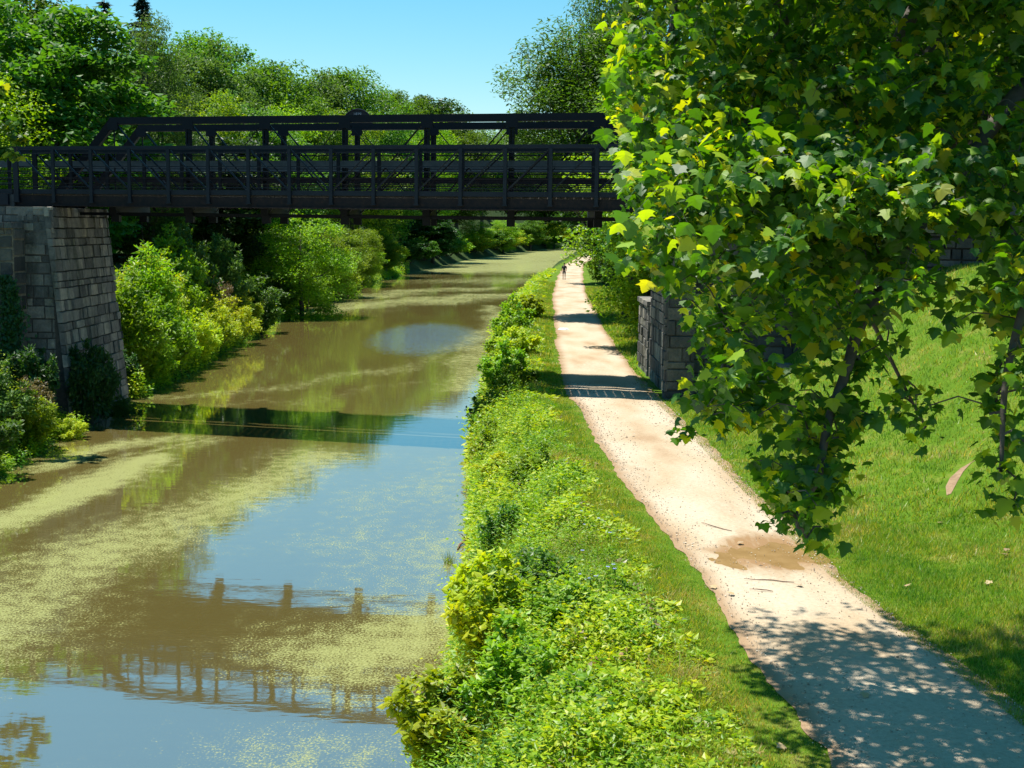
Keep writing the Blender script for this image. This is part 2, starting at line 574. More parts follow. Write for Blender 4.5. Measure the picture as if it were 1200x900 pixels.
edge = np.clip(smoothstep((np.abs(2 * t - 1) - .62) / .38), 0, 1)
at = me.attributes.new('edge', 'FLOAT', 'POINT')
at.data.foreach_set('value', edge.astype(np.float32))
pc = on_plane(897, 652, PZ)
wob_ = fbm(V[:, 0] * 1.0, V[:, 1], 45, .5)
dw = np.sqrt(((V[:, 0] - pc[0] - .1) / (1.0 + .25 * wob_)) ** 2 + ((V[:, 1] - pc[1] - .2) / (1.5 + .4 * wob_)) ** 2)
wet = 1 - smoothstep((dw - .6) / .75)
for (qx, qy, ra, rb, st) in ((1015, 748, .5, .8, .35), (745, 555, .4, 2.0, .45), (690, 430, 1.0, 3.0, .35), (860, 600, .5, 2.0, .35)):
    qq = on_plane(qx, qy, PZ)
    dw = np.sqrt(((V[:, 0] - qq[0]) / ra) ** 2 + ((V[:, 1] - qq[1]) / rb) ** 2) + .25 * wob_
    wet = np.maximum(wet, st * (1 - smoothstep((dw - .4) / .7)))
at = me.attributes.new('wet', 'FLOAT', 'POINT')
at.data.foreach_set('value', wet.astype(np.float32))
tag(link('path', me), 'pale gravel towpath running beside the canal under the bridges', 'path', kind='structure')

# brown puddle in a shallow dip of the path
M['puddle'] = rough_mat('puddle', [(.3, (.22, .135, .05)), (.7, (.31, .20, .085))], scale=2.5, rough=.05, bump=.02, bscale=5)
m_mud = rough_mat('wet_gravel', [(.35, (.24, .155, .085)), (.65, (.34, .23, .135))], scale=5, rough=.55, bump=.4, bscale=30)


def blob_sheet(name, cx, cy, rx, ry, rot, z, mat, seed, jag=.3):
    rr = np.random.default_rng(seed)
    n = 90
    ph = rr.uniform(0, 2 * pi, 8)
    v = [(cx, cy, z)]
    for k in range(n):
        a = 2 * pi * k / n
        r = 1 + jag * sum(sin((j + 2) * a + ph[j]) / (j + 1.6) for j in range(8))
        x, y = rx * r * cos(a), ry * r * sin(a)
        v.append((cx + x * cos(rot) - y * sin(rot), cy + x * sin(rot) + y * cos(rot), z))
    me = bpy.data.meshes.new(name)
    me.from_pydata(v, [], [(0, k + 1, (k + 1) % n + 1) for k in range(n)])
    me.materials.append(mat)
    return link(name, me)


pc = on_plane(897, 652, PZ)
tag(blob_sheet('puddle', pc[0], pc[1], 1.1, 1.0, 0, PZ + .012, M['puddle'], 14, .05), 'shallow muddy brown puddle lying on the towpath', 'puddle', kind='structure')

# water
def seg_dist(P_, pts):
    best = np.full(len(P_), 1e9)
    for a, b_ in zip(pts[:-1], pts[1:]):
        d = b_ - a
        tt = np.clip(((P_ - a) @ d) / (d @ d + 1e-9), 0, 1)
        best = np.minimum(best, np.linalg.norm(P_ - (a + tt[:, None] * d), axis=1))
    return best


wy = np.unique(np.concatenate([np.arange(-40, 14, 4.0), np.arange(14, 60, .2), np.arange(60, 150, .7), np.arange(150, 640, 4)]))
nx = 90
rows = [np.stack([np.linspace(XL(y) - 1.5, XR(y) + 1.5, nx), np.full(nx, y), np.zeros(nx)], -1) for y in wy]
V = np.array(rows).reshape(-1, 3)
i = np.arange(len(wy) * nx).reshape(len(wy), nx)
F = np.stack([i[:-1, :-1], i[:-1, 1:], i[1:, 1:], i[1:, :-1]], -1).reshape(-1, 4)
P2 = V[:, :2]
streaks = [  # image polyline on the water, half-width in metres, strength
    ([(-60, 632), (0, 608), (60, 586), (120, 562), (168, 544)], .8, .85),
    ([(-60, 760), (0, 722), (100, 655), (200, 612), (300, 574), (385, 535)], 1.7, .62),
    ([(60, 548), (110, 530), (190, 519)], .9, .62),
    ([(110, 545), (180, 533), (230, 520)], .5, .45),
    ([(200, 680), (260, 640), (330, 600), (390, 560)], 1.0, .18),
    ([(395, 640), (450, 590), (520, 560)], 1.4, .36),
    ([(460, 690), (520, 640), (545, 590)], 1.6, .42),
    ([(500, 540), (530, 640), (548, 720)], .8, .36),
    ([(430, 760), (500, 740), (550, 720)], 1.9, .66),
    ([(430, 800), (480, 800), (540, 780)], .9, .52),
    ([(300, 880), (400, 870), (480, 850)], 1.0, .40),
    ([(260, 745), (330, 730), (430, 725)], .5, .15),
    ([(150, 466), (240, 463), (330, 455), (430, 440), (500, 424), (545, 400)], 1.0, .40),
    ([(240, 480), (340, 468), (440, 452), (520, 446)], .7, .30),
    ([(545, 455), (560, 420), (572, 390), (585, 360)], 1.6, .55),
    ([(350, 366), (420, 358), (500, 352), (580, 346)], 4.5, .60),
    ([(420, 348), (500, 340), (570, 338)], 4, .55),
    ([(550, 306), (600, 299), (650, 292)], 26, .85),
    ([(560, 316), (610, 314), (640, 308)], 18, .75),
    ([(545, 330), (600, 328)], 9, .5),
    ([(470, 324), (530, 318)], 6, .3),
]
wob = np.stack([.5 * fbm(V[:, 0], V[:, 1] * .4, 31, .12), 1.1 * fbm(V[:, 0], V[:, 1] * .5, 32, .10)], -1) * np.clip(V[:, 1:2] / 40, .4, 3)
Pw = P2 + wob
dens = np.full(len(V), .06)
for pts, w, s in streaks:
    wp = np.array([on_plane(a, b_, 0)[:2] for a, b_ in pts])
    d = seg_dist(Pw, wp)
    dens = np.maximum(dens, s * np.exp(-(d / w) ** 2 * .55))
dens = np.maximum(dens, .72 * smoothstep((V[:, 1] - 190) / 110))
edge_d = np.minimum(V[:, 0] - XL(V[:, 1]), XR(V[:, 1]) - V[:, 0])
dens = np.maximum(dens, .42 * np.exp(-(np.maximum(edge_d, 0) / .8) ** 2))
dens = np.clip(dens + .06 * fbm(V[:, 0], V[:, 1] * .5, 33, .35), 0, 1)
rip_c = np.array([on_plane(490, 394, 0)[:2]])
d = (P2 - rip_c) / np.array([2.8, 9.5])
rip = np.exp(-(d ** 2).sum(1) * 1.1)
dens = dens * (1 - .9 * rip)

m, nt, out = new_mat('canal_water')
L = nt.links
geo = N(nt, 'ShaderNodeNewGeometry')
a1 = N(nt, 'ShaderNodeAttribute', attribute_name='weed')
a2 = N(nt, 'ShaderNodeAttribute', attribute_name='ripple')
n1 = N(nt, 'ShaderNodeTexNoise')
n1.inputs['Scale'].default_value = 24
n1.inputs['Detail'].default_value = 4
n1.inputs['Roughness'].default_value = .72
mpw = N(nt, 'ShaderNodeMapping')
mpw.inputs['Scale'].default_value = (1.0, .8, 1)
L.new(geo.outputs['Position'], mpw.inputs['Vector'])
L.new(mpw.outputs[0], n1.inputs['Vector'])
n3 = N(nt, 'ShaderNodeTexNoise')
n3.inputs['Scale'].default_value = 2.6
n3.inputs['Detail'].default_value = 6
L.new(mpw.outputs[0], n3.inputs['Vector'])
k1 = N(nt, 'ShaderNodeMath', operation='MULTIPLY_ADD')
L.new(n3.outputs['Fac'], k1.inputs[0])
k1.inputs[1].default_value = .8
k0 = N(nt, 'ShaderNodeMath', operation='MULTIPLY')
L.new(n1.outputs['Fac'], k0.inputs[0])
k0.inputs[1].default_value = 1.9
L.new(k0.outputs[0], k1.inputs[2])
k2 = N(nt, 'ShaderNodeMath', operation='ADD')
L.new(k1.outputs[0], k2.inputs[0])
L.new(a1.outputs['Fac'], k2.inputs[1])
wf = N(nt, 'ShaderNodeMapRange', interpolation_type='SMOOTHSTEP')
wf.inputs['From Min'].default_value = 1.66
wf.inputs['From Max'].default_value = 2.14
L.new(k2.outputs[0], wf.inputs['Value'])
mf = N(nt, 'ShaderNodeMath', operation='MULTIPLY')
L.new(wf.outputs[0], mf.inputs[0])
mf.inputs[1].default_value = .78
body = N(nt, 'ShaderNodeBsdfPrincipled')
body.inputs['Base Color'].default_value = (.13, .104, .031, 1)
body.inputs['Roughness'].default_value = .035
body.inputs['IOR'].default_value = 2.6
body.inputs['Specular IOR Level'].default_value = 1.0
nb = N(nt, 'ShaderNodeTexNoise')
nb.inputs['Scale'].default_value = 1.6
nb.inputs['Detail'].default_value = 3
mpb = N(nt, 'ShaderNodeMapping')
mpb.inputs['Scale'].default_value = (.6, 1.6, 1)
L.new(geo.outputs['Position'], mpb.inputs['Vector'])
L.new(mpb.outputs[0], nb.inputs['Vector'])
nbr = N(nt, 'ShaderNodeTexNoise')
nbr.inputs['Scale'].default_value = 3.2
nbr.inputs['Detail'].default_value = 2
L.new(mpb.outputs[0], nbr.inputs['Vector'])
bp = N(nt, 'ShaderNodeBump')
bp.inputs['Strength'].default_value = .10
bp.inputs['Distance'].default_value = .02
L.new(nb.outputs['Fac'], bp.inputs['Height'])
bq = N(nt, 'ShaderNodeBump')
bq.inputs['Distance'].default_value = .22
L.new(nbr.outputs['Fac'], bq.inputs['Height'])
L.new(a2.outputs['Fac'], bq.inputs['Strength'])
L.new(bp.outputs[0], bq.inputs['Normal'])
L.new(bq.outputs[0], body.inputs['Normal'])
weed = N(nt, 'ShaderNodeBsdfPrincipled')
weed.inputs['Roughness'].default_value = .7
weed.inputs['Specular IOR Level'].default_value = .25
wc = ramp(nt, n1.outputs['Fac'], [(.35, (.15, .165, .045)), (.55, (.25, .265, .085)), (.72, (.36, .37, .16))])
L.new(wc, weed.inputs['Base Color'])
ms = N(nt, 'ShaderNodeMixShader')
L.new(mf.outputs[0], ms.inputs[0])
mir = N(nt, 'ShaderNodeBsdfGlossy')
mir.inputs['Roughness'].default_value = .03
L.new(bq.outputs[0], mir.inputs['Normal'])
wm_ = N(nt, 'ShaderNodeMixShader')
wm_.inputs[0].default_value = .30
L.new(body.outputs[0], wm_.inputs[1])
L.new(mir.outputs[0], wm_.inputs[2])
L.new(wm_.outputs[0], ms.inputs[1])
L.new(weed.outputs[0], ms.inputs[2])
L.new(ms.outputs[0], out.inputs['Surface'])
me = np_mesh('canal_water', V, F, True, [m])
for nm, arr in (('weed', dens), ('ripple', rip * .55)):
    at = me.attributes.new(nm, 'FLOAT', 'POINT')
    at.data.foreach_set('value', arr.astype(np.float32))
tag(link('canal_water', me), 'still muddy canal water streaked with pale green duckweed', 'water', kind='structure')

# ------------------------------------------------------------------ leaf geometry
def frames(n, rng, tilt_lo, tilt_hi, az=None):
    """random leaf frames: t along the leaf, s across, nn normal"""
    az = rng.uniform(0, 2 * pi, n) if az is None else az
    tl = rng.uniform(tilt_lo, tilt_hi, n)
    t = np.stack([np.cos(az) * np.cos(tl), np.sin(az) * np.cos(tl), -np.sin(tl)], -1)
    s = np.stack([-np.sin(az), np.cos(az), np.zeros(n)], -1)
    nn = np.cross(t, s)
    roll = rng.normal(0, .45, n)[:, None]
    s2 = s * np.cos(roll) + nn * np.sin(roll)
    n2 = np.cross(t, s2)
    return t, s2, n2


def diamonds(P_, t, s, n, ln, wd, fold=0.0):
    """one folded diamond leaf (two triangles) per point"""
    ln = ln[:, None]
    wd = wd[:, None]
    k = len(P_)
    b = P_
    tip = P_ + t * ln
    l = P_ + t * ln * .45 + s * wd * .5 - n * wd * fold
    r = P_ + t * ln * .45 - s * wd * .5 - n * wd * fold
    V = np.stack([b, l, tip, r], 1).reshape(-1, 3)
    i = np.arange(k)[:, None] * 4
    F = np.concatenate([i + np.array([[0, 2, 1]]), i + np.array([[0, 3, 2]])], 1).reshape(-1, 3)
    return V, F


def clump_leaves(centres, radii, per, leaf, rng, flat=.65, tilt=(-.4, 1.0), aspect=.6, shell=.45, fold=.15):
    k = len(centres)
    idx = np.repeat(np.arange(k), per)
    n = len(idx)
    v = rng.normal(size=(n, 3))
    v /= np.linalg.norm(v, axis=1)[:, None]
    r = rng.uniform(0, 1, n) ** shell
    off = v * (r * radii[idx])[:, None]
    off[:, 2] *= flat
    P_ = centres[idx] + off
    t, s, nn = frames(n, rng, tilt[0], tilt[1])
    ln = leaf * rng.uniform(.65, 1.3, n)
    return diamonds(P_, t, s, nn, ln, ln * aspect, fold)


# ------------------------------------------------------------------ trees
def broadleaf(seed, H=16.0, rx=5.0, base=.22, n_cl=120, per=120, leaf=.34, clump=.105, limbs=14, lean=0.0, droop=0.0, aspect=.6, flat=.6):
    rng = np.random.default_rng(seed)
    cz = H * (base + 1) / 2
    rz = H * (1 - base) / 2
    lob = rng.normal(size=(7, 3))
    lob /= np.linalg.norm(lob, axis=1)[:, None]
    la = rng.uniform(-.28, .22, 7)

    def pt(v, r):
        k = 1 + sum(a * np.exp(3 * (v @ l - 1)) for a, l in zip(la, lob))
        q = v * r * k * np.array([rx, rx, rz])
        return np.array([lean * (q[2] + rz) / H, 0, cz]) + q

    C = []
    for _ in range(n_cl):
        v = rng.normal(size=3)
        v /= np.linalg.norm(v)
        r = rng.uniform(.25, 1) ** .5 * .95
        C.append(pt(v, r))
    C = np.array(C)
    C[:, 2] -= droop * ((C[:, 0] ** 2 + C[:, 1] ** 2) ** .5)
    R = H * clump * rng.uniform(.55, 1.25, len(C))
    perv = np.maximum((per * 1.9 * (R / (H * clump)) ** 2).astype(int), 8)
    V, F = clump_leaves(C, R, perv, leaf, rng, flat=flat, aspect=aspect)
    mb = MB()
    tr = [np.array([0, 0, -.8]), np.array([rng.normal() * .1, rng.normal() * .1, H * .2]), np.array([lean * .3 + rng.normal() * .3, rng.normal() * .3, H * .5]), np.array([lean * .7, 0, H * .85])]
    r0 = H * .016
    mb.tube(tr, [r0 * 1.5, r0, r0 * .7, r0 * .2], 8)
    for c in C[rng.permutation(len(C))[:limbs]]:
        h = np.clip(c[2] * rng.uniform(.45, .75), H * .12, H * .7)
        s0 = np.array([lean * h / H * .8, 0, h])
        mid = (s0 + c) / 2 + np.array([0, 0, -.05 * H]) + rng.normal(size=3) * .2
        mb.tube([s0, mid, c], [r0 * .45, r0 * .3, r0 * .08], 5)
    return V, F, mb


def conifer(seed, H=18.0, r=3.0, leaf=.4):
    rng = np.random.default_rng(seed)
    C, R = [], []
    for h in np.linspace(.15, .98, 26):
        rr = r * (1 - h) ** .8
        for k in range(int(5 + 8 * (1 - h))):
            a = rng.uniform(0, 2 * pi)
            for q in np.linspace(.25, 1, 4):
                d = rr * q * rng.uniform(.8, 1.1)
                C.append((d * cos(a), d * sin(a), H * h - d * .35 + rng.normal() * .1))
                R.append(.55 * (1 - h) + .2)
    C, R = np.array(C), np.array(R)
    V, F = clump_leaves(C, R, np.full(len(C), 14), leaf, rng, flat=.35, tilt=(0, .8), aspect=.3)
    mb = MB()
    mb.tube([(0, 0, -.5), (0, 0, H * .5), (0, 0, H)], [.3, .2, .03], 7)
    return V, F, mb


PROTO, PH = {}, {}


def make_proto(key, name, gen, leafmat, barkmat='bark'):
    V, F, mb = gen
    PH[key] = float(np.percentile(V[:, 2], 99.5))
    PROTO[key] = (name, np_mesh('crown', V, F, False, [M[leafmat]]), mb.mesh('trunk', M[barkmat], True))


def place_tree(key, x, y, top, label, group=None, wide=None, rot=None, cat='tree', base=None):
    name, cm, tm = PROTO[key]
    z = float(gz(x, y)) if base is None else base
    H = PH[key]
    s = (top - z) / H
    root = thing(name, label, cat, (x, y, z), group)
    w = s if wide is None else wide
    root.scale = (w, w, s)
    root.rotation_euler = (0, 0, random.uniform(0, 6.28) if rot is None else rot)
    link('trunk', tm, root)
    link('crown', cm, root)
    return root


make_proto('oak', 'broadleaf_tree', broadleaf(1, rx=5.2, n_cl=150, per=120), 'leaf_tree')
make_proto('maple', 'broadleaf_tree', broadleaf(2, rx=4.6, base=.12, n_cl=140, per=130, leaf=.32), 'leaf_mid')
make_proto('ash', 'broadleaf_tree', broadleaf(3, rx=4.2, base=.15, n_cl=150, per=110, leaf=.3, clump=.09), 'leaf_tree')
make_proto('elm', 'broadleaf_tree', broadleaf(4, rx=5.6, base=.18, n_cl=170, per=110, leaf=.33, clump=.09), 'leaf_grey')
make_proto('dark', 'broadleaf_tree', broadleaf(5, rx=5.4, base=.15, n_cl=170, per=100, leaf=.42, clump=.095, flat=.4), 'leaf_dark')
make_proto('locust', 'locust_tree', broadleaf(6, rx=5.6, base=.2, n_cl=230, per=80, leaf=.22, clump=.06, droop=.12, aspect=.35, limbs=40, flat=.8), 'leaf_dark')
make_proto('pale', 'locust_tree', broadleaf(8, rx=5.0, base=.12, n_cl=240, per=95, leaf=.22, clump=.065, droop=.1, aspect=.35, limbs=30, flat=.8), 'leaf_grey')
make_proto('yellow', 'broadleaf_tree', broadleaf(9, rx=4.8, base=.08, n_cl=140, per=130, leaf=.28), 'leaf_bright')
make_proto('broad', 'broadleaf_tree', broadleaf(15, rx=5.4, base=.12, n_cl=190, per=100, leaf=.40, clump=.09, flat=.4), 'leaf_mid')
make_proto('spruce', 'spruce_tree', conifer(10), 'leaf_blue')
make_proto('thin_spruce', 'spruce_tree', conifer(12, r=1.9, leaf=.3), 'leaf_blue')

# ------------------------------------------------------------------ bushes
def bush(seed, H=2.2, R=1.5, leaf=.16, n_stem=46, per=130, aspect=.5, flat=.7, upright=.5):
    rng = np.random.default_rng(seed)
    C, rad = [], []
    mb = MB()
    for k in range(n_stem):
        a = rng.uniform(0, 2 * pi)
        q = rng.uniform(0, 1) ** .6
        h = H * (1 - upright * q ** 2) * rng.uniform(.55, 1.05)
        end = np.array([R * q * cos(a), R * q * sin(a), h])
        st = np.array([R * .35 * q * cos(a), R * .35 * q * sin(a), -.15])
        mid = (st + end) / 2 + np.array([0, 0, .1 * H])
        if k % 2 == 0:
            mb.tube([st, mid, end], [.02, .013, .004], 4)
        for f in (.35, .6, .82, 1.0):
            p = (1 - f) ** 2 * st + 2 * f * (1 - f) * mid + f * f * end
            C.append(p + rng.normal(size=3) * .05)
            rad.append(.28 * (H / 2.2) * rng.uniform(.7, 1.2) * (1.15 - .35 * f))
    C, rad = np.array(C), np.array(rad)
    V, F = clump_leaves(C, rad, np.full(len(C), per // 4), leaf, rng, flat=flat, aspect=aspect, tilt=(-.7, .9))
    V[:, 2] = np.maximum(V[:, 2], -.2)
    return V, F, mb


def make_bush(key, gen, leafmat):
    V, F, mb = gen
    PROTO[key] = ('bush', np_mesh('foliage', V, F, False, [M[leafmat]]), mb.mesh('stems', M['bark'], True))


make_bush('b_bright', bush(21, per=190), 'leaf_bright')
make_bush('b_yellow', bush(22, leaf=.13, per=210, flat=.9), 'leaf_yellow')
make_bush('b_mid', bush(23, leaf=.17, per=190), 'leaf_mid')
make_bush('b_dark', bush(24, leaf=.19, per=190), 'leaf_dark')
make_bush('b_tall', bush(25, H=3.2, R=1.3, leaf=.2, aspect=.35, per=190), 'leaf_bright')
make_bush('b_grey', bush(26, leaf=.15, per=190), 'leaf_grey')
make_bush('b_rust', bush(27, H=1.6, R=.7, leaf=.1, aspect=.3, per=110), 'leaf_rust')
make_bush('s_big', bush(28, H=1.5, R=1.0, leaf=.17, n_stem=34, per=130, aspect=.6, upright=.35), 'leaf_yellow')
make_bush('s_leafy', bush(29, H=1.4, R=.9, leaf=.13, n_stem=34, per=140, aspect=.6), 'leaf_bright')
make_bush('s_dark', bush(30, H=1.4, R=.9, leaf=.12, n_stem=26, per=120, aspect=.6), 'leaf_mid')


def place_bush(key, x, y, h, r, label, group=None, z=None, cat='bush', name='bush'):
    _, cm, tm = PROTO[key]
    H0, R0 = {'b_tall': (3.2, 1.3), 'b_rust': (1.6, .7), 's_big': (1.5, 1.0), 's_leafy': (1.4, .9), 's_dark': (1.4, .9)}.get(key, (2.2, 1.5))
    root = thing(name, label, cat, (x, y, float(gz(x, y)) if z is None else z), group)
    root.scale = (r / R0, r / R0, h / H0)
    root.rotation_euler = (0, 0, random.uniform(0, 6.28))
    link('stems', tm, root)
    link('foliage', cm, root)
    return root

# ------------------------------------------------------------------ the two bridges
PA, PB = at_depth(64, 205, 47.4), at_depth(698, 205, 42.5)
UD = np.array([PB[0] - PA[0], PB[1] - PA[1], 0])
UD /= np.linalg.norm(UD)
WD = np.array([0, 1.0, 0])
O0 = np.array([-6.35, 44.9, 0])


def B(u, w, z):
    return O0 + UD * u + WD * w + np.array([0, 0, z])


def beam(mb, p, q, w, h):
    """bar whose cross-section keeps one side vertical"""
    mb.bar(p, q, w, h, side=(0, 0, 1) if abs((np.array(q) - np.array(p))[2]) < .6 * np.linalg.norm(np.array(q) - np.array(p)) else WD)


foot = thing('footbridge', 'dark steel footbridge with railing posts and thin diagonals, nearest to the viewer', 'footbridge', (0, 0, 0))
NP, SP = 16, 1.555
for w, mat in ((0.0, 'iron_soft'), (1.9, 'iron')):
    mb = MB()
    u0, u1 = -NP / 2 * SP - .1, NP / 2 * SP + .1
    beam(mb, B(u0, w, 10.14), B(u1, w, 10.14), .10, .12)
    beam(mb, B(u0, w, 8.56), B(u1, w, 8.56), .10, .17)
    fr = mb.build('side_frame', M[mat], foot)
    for z, hh in ((9.95, .04), (9.47, .03), (9.30, .035), (8.74, .03), (9.06, .035), (8.86, .035)):
        r = MB()
        beam(r, B(u0, w + .07, z), B(u1, w + .07, z), .04, hh)
        r.build('rail', M['iron_rust' if z in (9.06, 8.86) else mat], fr)
    for i in range(NP + 1):
        u = (i - NP / 2) * SP
        wd = .20 if i == 0 else .12
        p = MB()
        p.box(-wd / 2, wd / 2, -.035, .035, 8.16, 10.078)
        p.box(-wd / 2 - .03, wd / 2 + .03, -.045, .045, 8.16, 8.2)
        o = p.build('post', M[mat], fr)
        o.location = B(u, w, 0) - np.array([0, .09, 0])
        o.rotation_euler = (0, 0, math.atan2(UD[1], UD[0]))
    for i in range(NP):
        ua, ub = (i - NP / 2) * SP, (i + 1 - NP / 2) * SP
        d = MB()
        if i < NP / 2:
            d.bar(B(ua + .05, w, 10.05), B(ub - .05, w, 8.66), .05, .075, side=WD)
        else:
            d.bar(B(ua + .05, w, 8.66), B(ub - .05, w, 10.05), .05, .075, side=WD)
        d.build('diagonal', M[mat], fr)
mb = MB()
for s0 in np.arange(-12.4, 12.4, .3):
    mb.hexa([B(s0, .1, 8.42), B(s0 + .28, .1, 8.42), B(s0 + .28, 1.8, 8.42), B(s0, 1.8, 8.42),
             B(s0, .1, 8.47), B(s0 + .28, .1, 8.47), B(s0 + .28, 1.8, 8.47), B(s0, 1.8, 8.47)])
mb.build('deck', M['plank'], foot)
for w in (.06, 1.84):
    g = MB()
    beam(g, B(-12.7, w, 8.24), B(12.7, w, 8.24), .12, .34)
    beam(g, B(-12.7, w, 8.05), B(12.7, w, 8.05), .24, .035)
    g.build('girder', M['iron_rust'], foot)
for i in range(9):
    u = (i - 4) * 2 * SP
    f = MB()
    beam(f, B(u, .13, 8.27), B(u, 1.77, 8.27), .12, .26)
    f.build('floor_beam', M['iron'], foot)

TC, NPAN, PL_ = .15, 8, 3.14
W1, W2 = 2.6, 6.35
ZB, ZT = 7.78, 11.30
old = thing('truss_bridge', 'old dark iron truss bridge spanning the canal behind the footbridge', 'bridge', (0, 0, 0))
for w, mat in ((W1, 'iron'), (W2, 'iron')):
    tn = lambda i: B(TC + (i - NPAN / 2) * PL_, w, ZT)
    bn = lambda i: B(TC + (i - NPAN / 2) * PL_, w, ZB)
    mb = MB()
    beam(mb, tn(1) - UD * .12, tn(7) + UD * .12, .30, .26)
    for dz in (-.06, .06):
        beam(mb, bn(0) + WD * dz, bn(8) + WD * dz, .035, .11)
    tr = mb.build('truss', M[mat], old)
    for a, b_ in ((0, 1), (8, 7)):
        e = MB()
        e.bar(bn(a), tn(b_) + np.array([0, 0, .02]), .29, .27, side=WD)
        e.build('end_post', M[mat], tr)
    for i in range(1, 8):
        v = MB()
        if i in (1, 7):
            v.bar(bn(i), tn(i), .05, .05, side=WD)
        else:
            for dx in (-.055, .055):
                v.bar(bn(i) + UD * dx, tn(i) + UD * dx, .2, .065, side=UD)
            for zz in np.arange(ZB + .2, ZT - .2, .25):
                sg = 1 if int(zz * 4) % 2 else -1
                v.bar(B(TC + (i - 4) * PL_ - .075 * sg, w - .1, zz), B(TC + (i - 4) * PL_ + .075 * sg, w - .1, zz + .25), .012, .04, side=WD)
        v.build('vertical', M[mat], tr)
    for i in range(1, 7):
        d = MB()
        a, b_ = (tn(i), bn(i + 1)) if i < 4 else (tn(i + 1), bn(i))
        for off in (-.07, .07):
            d.bar(a + WD * off, b_ + WD * off, .045, .06, side=WD)
        d.build('diagonal', M[mat], tr)
    for i in (2, 3, 4, 5):
        d = MB()
        a, b_ = (bn(i), tn(i + 1)) if i < 4 else (bn(i + 1), tn(i))
        d.bar(a, b_, .03, .03, side=WD)
        d.build('counter_rod', M[mat], tr)
    for i in range(1, 8):
        g = MB()
        c = tn(i) + np.array([0, 0, -.2])
        g.bar(c - UD * .22 - WD * .165, c + UD * .22 - WD * .165, .03, .30)
        g.build('gusset', M[mat], tr)
    gb = MB()
    s_ = -.24
    beam(gb, B(-12.2, w + s_, 9.66), B(12.2, w + s_, 9.66), .07, .26)
    gb.build('guard_board', M['board'], old)
    gr = MB()
    beam(gr, B(-12.2, w + s_, 9.14), B(12.2, w + s_, 9.14), .08, .10)
    gr.build('guard_rail', M['iron_rust'], old)
for i in range(9):
    f = MB()
    u = TC + (i - 4) * PL_
    beam(f, B(u, W1 - .45, 7.98), B(u, W2 + .45, 7.98), .26, .36)
    if 0 < i < 8:
        for w in (W1, W2):
            f.box(*(np.array([-.15, .15]) + B(u, w, 0)[0]), *(np.array([-.16, .16]) + B(u, w, 0)[1]), 7.48, 7.79)
    f.build('floor_beam', M['iron'], old)
mb = MB()
for w in np.linspace(W1 + .45, W2 - .45, 5):
    beam(mb, B(-12.6, w, 8.29), B(12.6, w, 8.29), .12, .25)
mb.build('stringers', M['iron'], old)
mb = MB()
for s0 in np.arange(-12.4, 12.5, .26):
    mb.hexa([B(s0, W1 + .2, 8.42), B(s0 + .245, W1 + .2, 8.42), B(s0 + .245, W2 - .2, 8.42), B(s0, W2 - .2, 8.42),
             B(s0, W1 + .2, 8.50), B(s0 + .245, W1 + .2, 8.50), B(s0 + .245, W2 - .2, 8.50), B(s0, W2 - .2, 8.50)])
mb.build('deck', M['plank'], old)
mb = MB()
for i in range(8):
    a, b_ = B(TC + (i - 4) * PL_, W1, 7.84), B(TC + (i - 3) * PL_, W2, 7.84)
    mb.bar(a, b_, .03, .03)
    mb.bar(B(TC + (i - 4) * PL_, W2, 7.82), B(TC + (i - 3) * PL_, W1, 7.82), .03, .03)
mb.build('sway_rods', M['iron'], old)
# arched name plate standing on the far top chord
c = B(TC, W2, ZT + .13)
mb = MB()
n = 18
rp = .60
ring = [c + UD * (rp * cos(pi * k / n)) + np.array([0, 0, rp * .92 * sin(pi * k / n)]) for k in range(n + 1)]
ft = [p - WD * .03 for p in ring] + [p + WD * .03 for p in ring]
mb.add(ft, [tuple(range(n + 1)), tuple(range(2 * n + 1, n, -1))] + [(k, k + n + 1, k + n + 2, k + 1) for k in range(n)] + [(0, n, 2 * n + 1, n + 1)])
plate = mb.build('name_plate', M['plate'], old)
rim = MB()
rim.tube([p - WD * .035 for p in ring], .028, 6)
rim.build('plate_rim', M['iron_soft'], plate)
cu = bpy.data.curves.new('date', 'FONT')
cu.body = '1879'
cu.size = .17
cu.align_x = 'CENTER'
cu.extrude = .004
to = bpy.data.objects.new('date', cu)
COL.objects.link(to)
bpy.context.view_layer.update()
dm = bpy.data.meshes.new_from_object(to.evaluated_get(bpy.context.evaluated_depsgraph_get()))
bpy.data.objects.remove(to)
dm.materials.clear()
dm.materials.append(M['plate_text'])
dt = link('date_lettering', dm, plate)
dt.location = c - WD * .04 + np.array([0, 0, .30])
dt.rotation_euler = (pi / 2, 0, math.atan2(UD[1], UD[0]))

# railing on the left approach
ap = thing('approach_railing', 'front dark railing continuing the footbridge over the left abutment', 'railing', (0, 0, 0))
mb = MB()
for z in (10.14, 9.95, 9.30, 9.06, 8.86, 8.56):
    beam(mb, B(-12.62, .0, z), B(-18.6, .0, z), .10 if z in (10.14, 8.56) else .04, {10.14: .12, 8.56: .17}.get(z, .04))
beam(mb, B(-12.75, -.17, 8.26), B(-18.6, -.17, 8.26), .10, .40)
mb.build('rails', M['iron_soft'], ap)
for i in range(4):
    p = MB()
    q = B(-13.6 - 1.55 * i, -.08, 0)
    p.box(q[0] - .06, q[0] + .06, q[1] - .035, q[1] + .035, 8.03, 10.08)
    p.build('post', M['iron_soft'], ap)


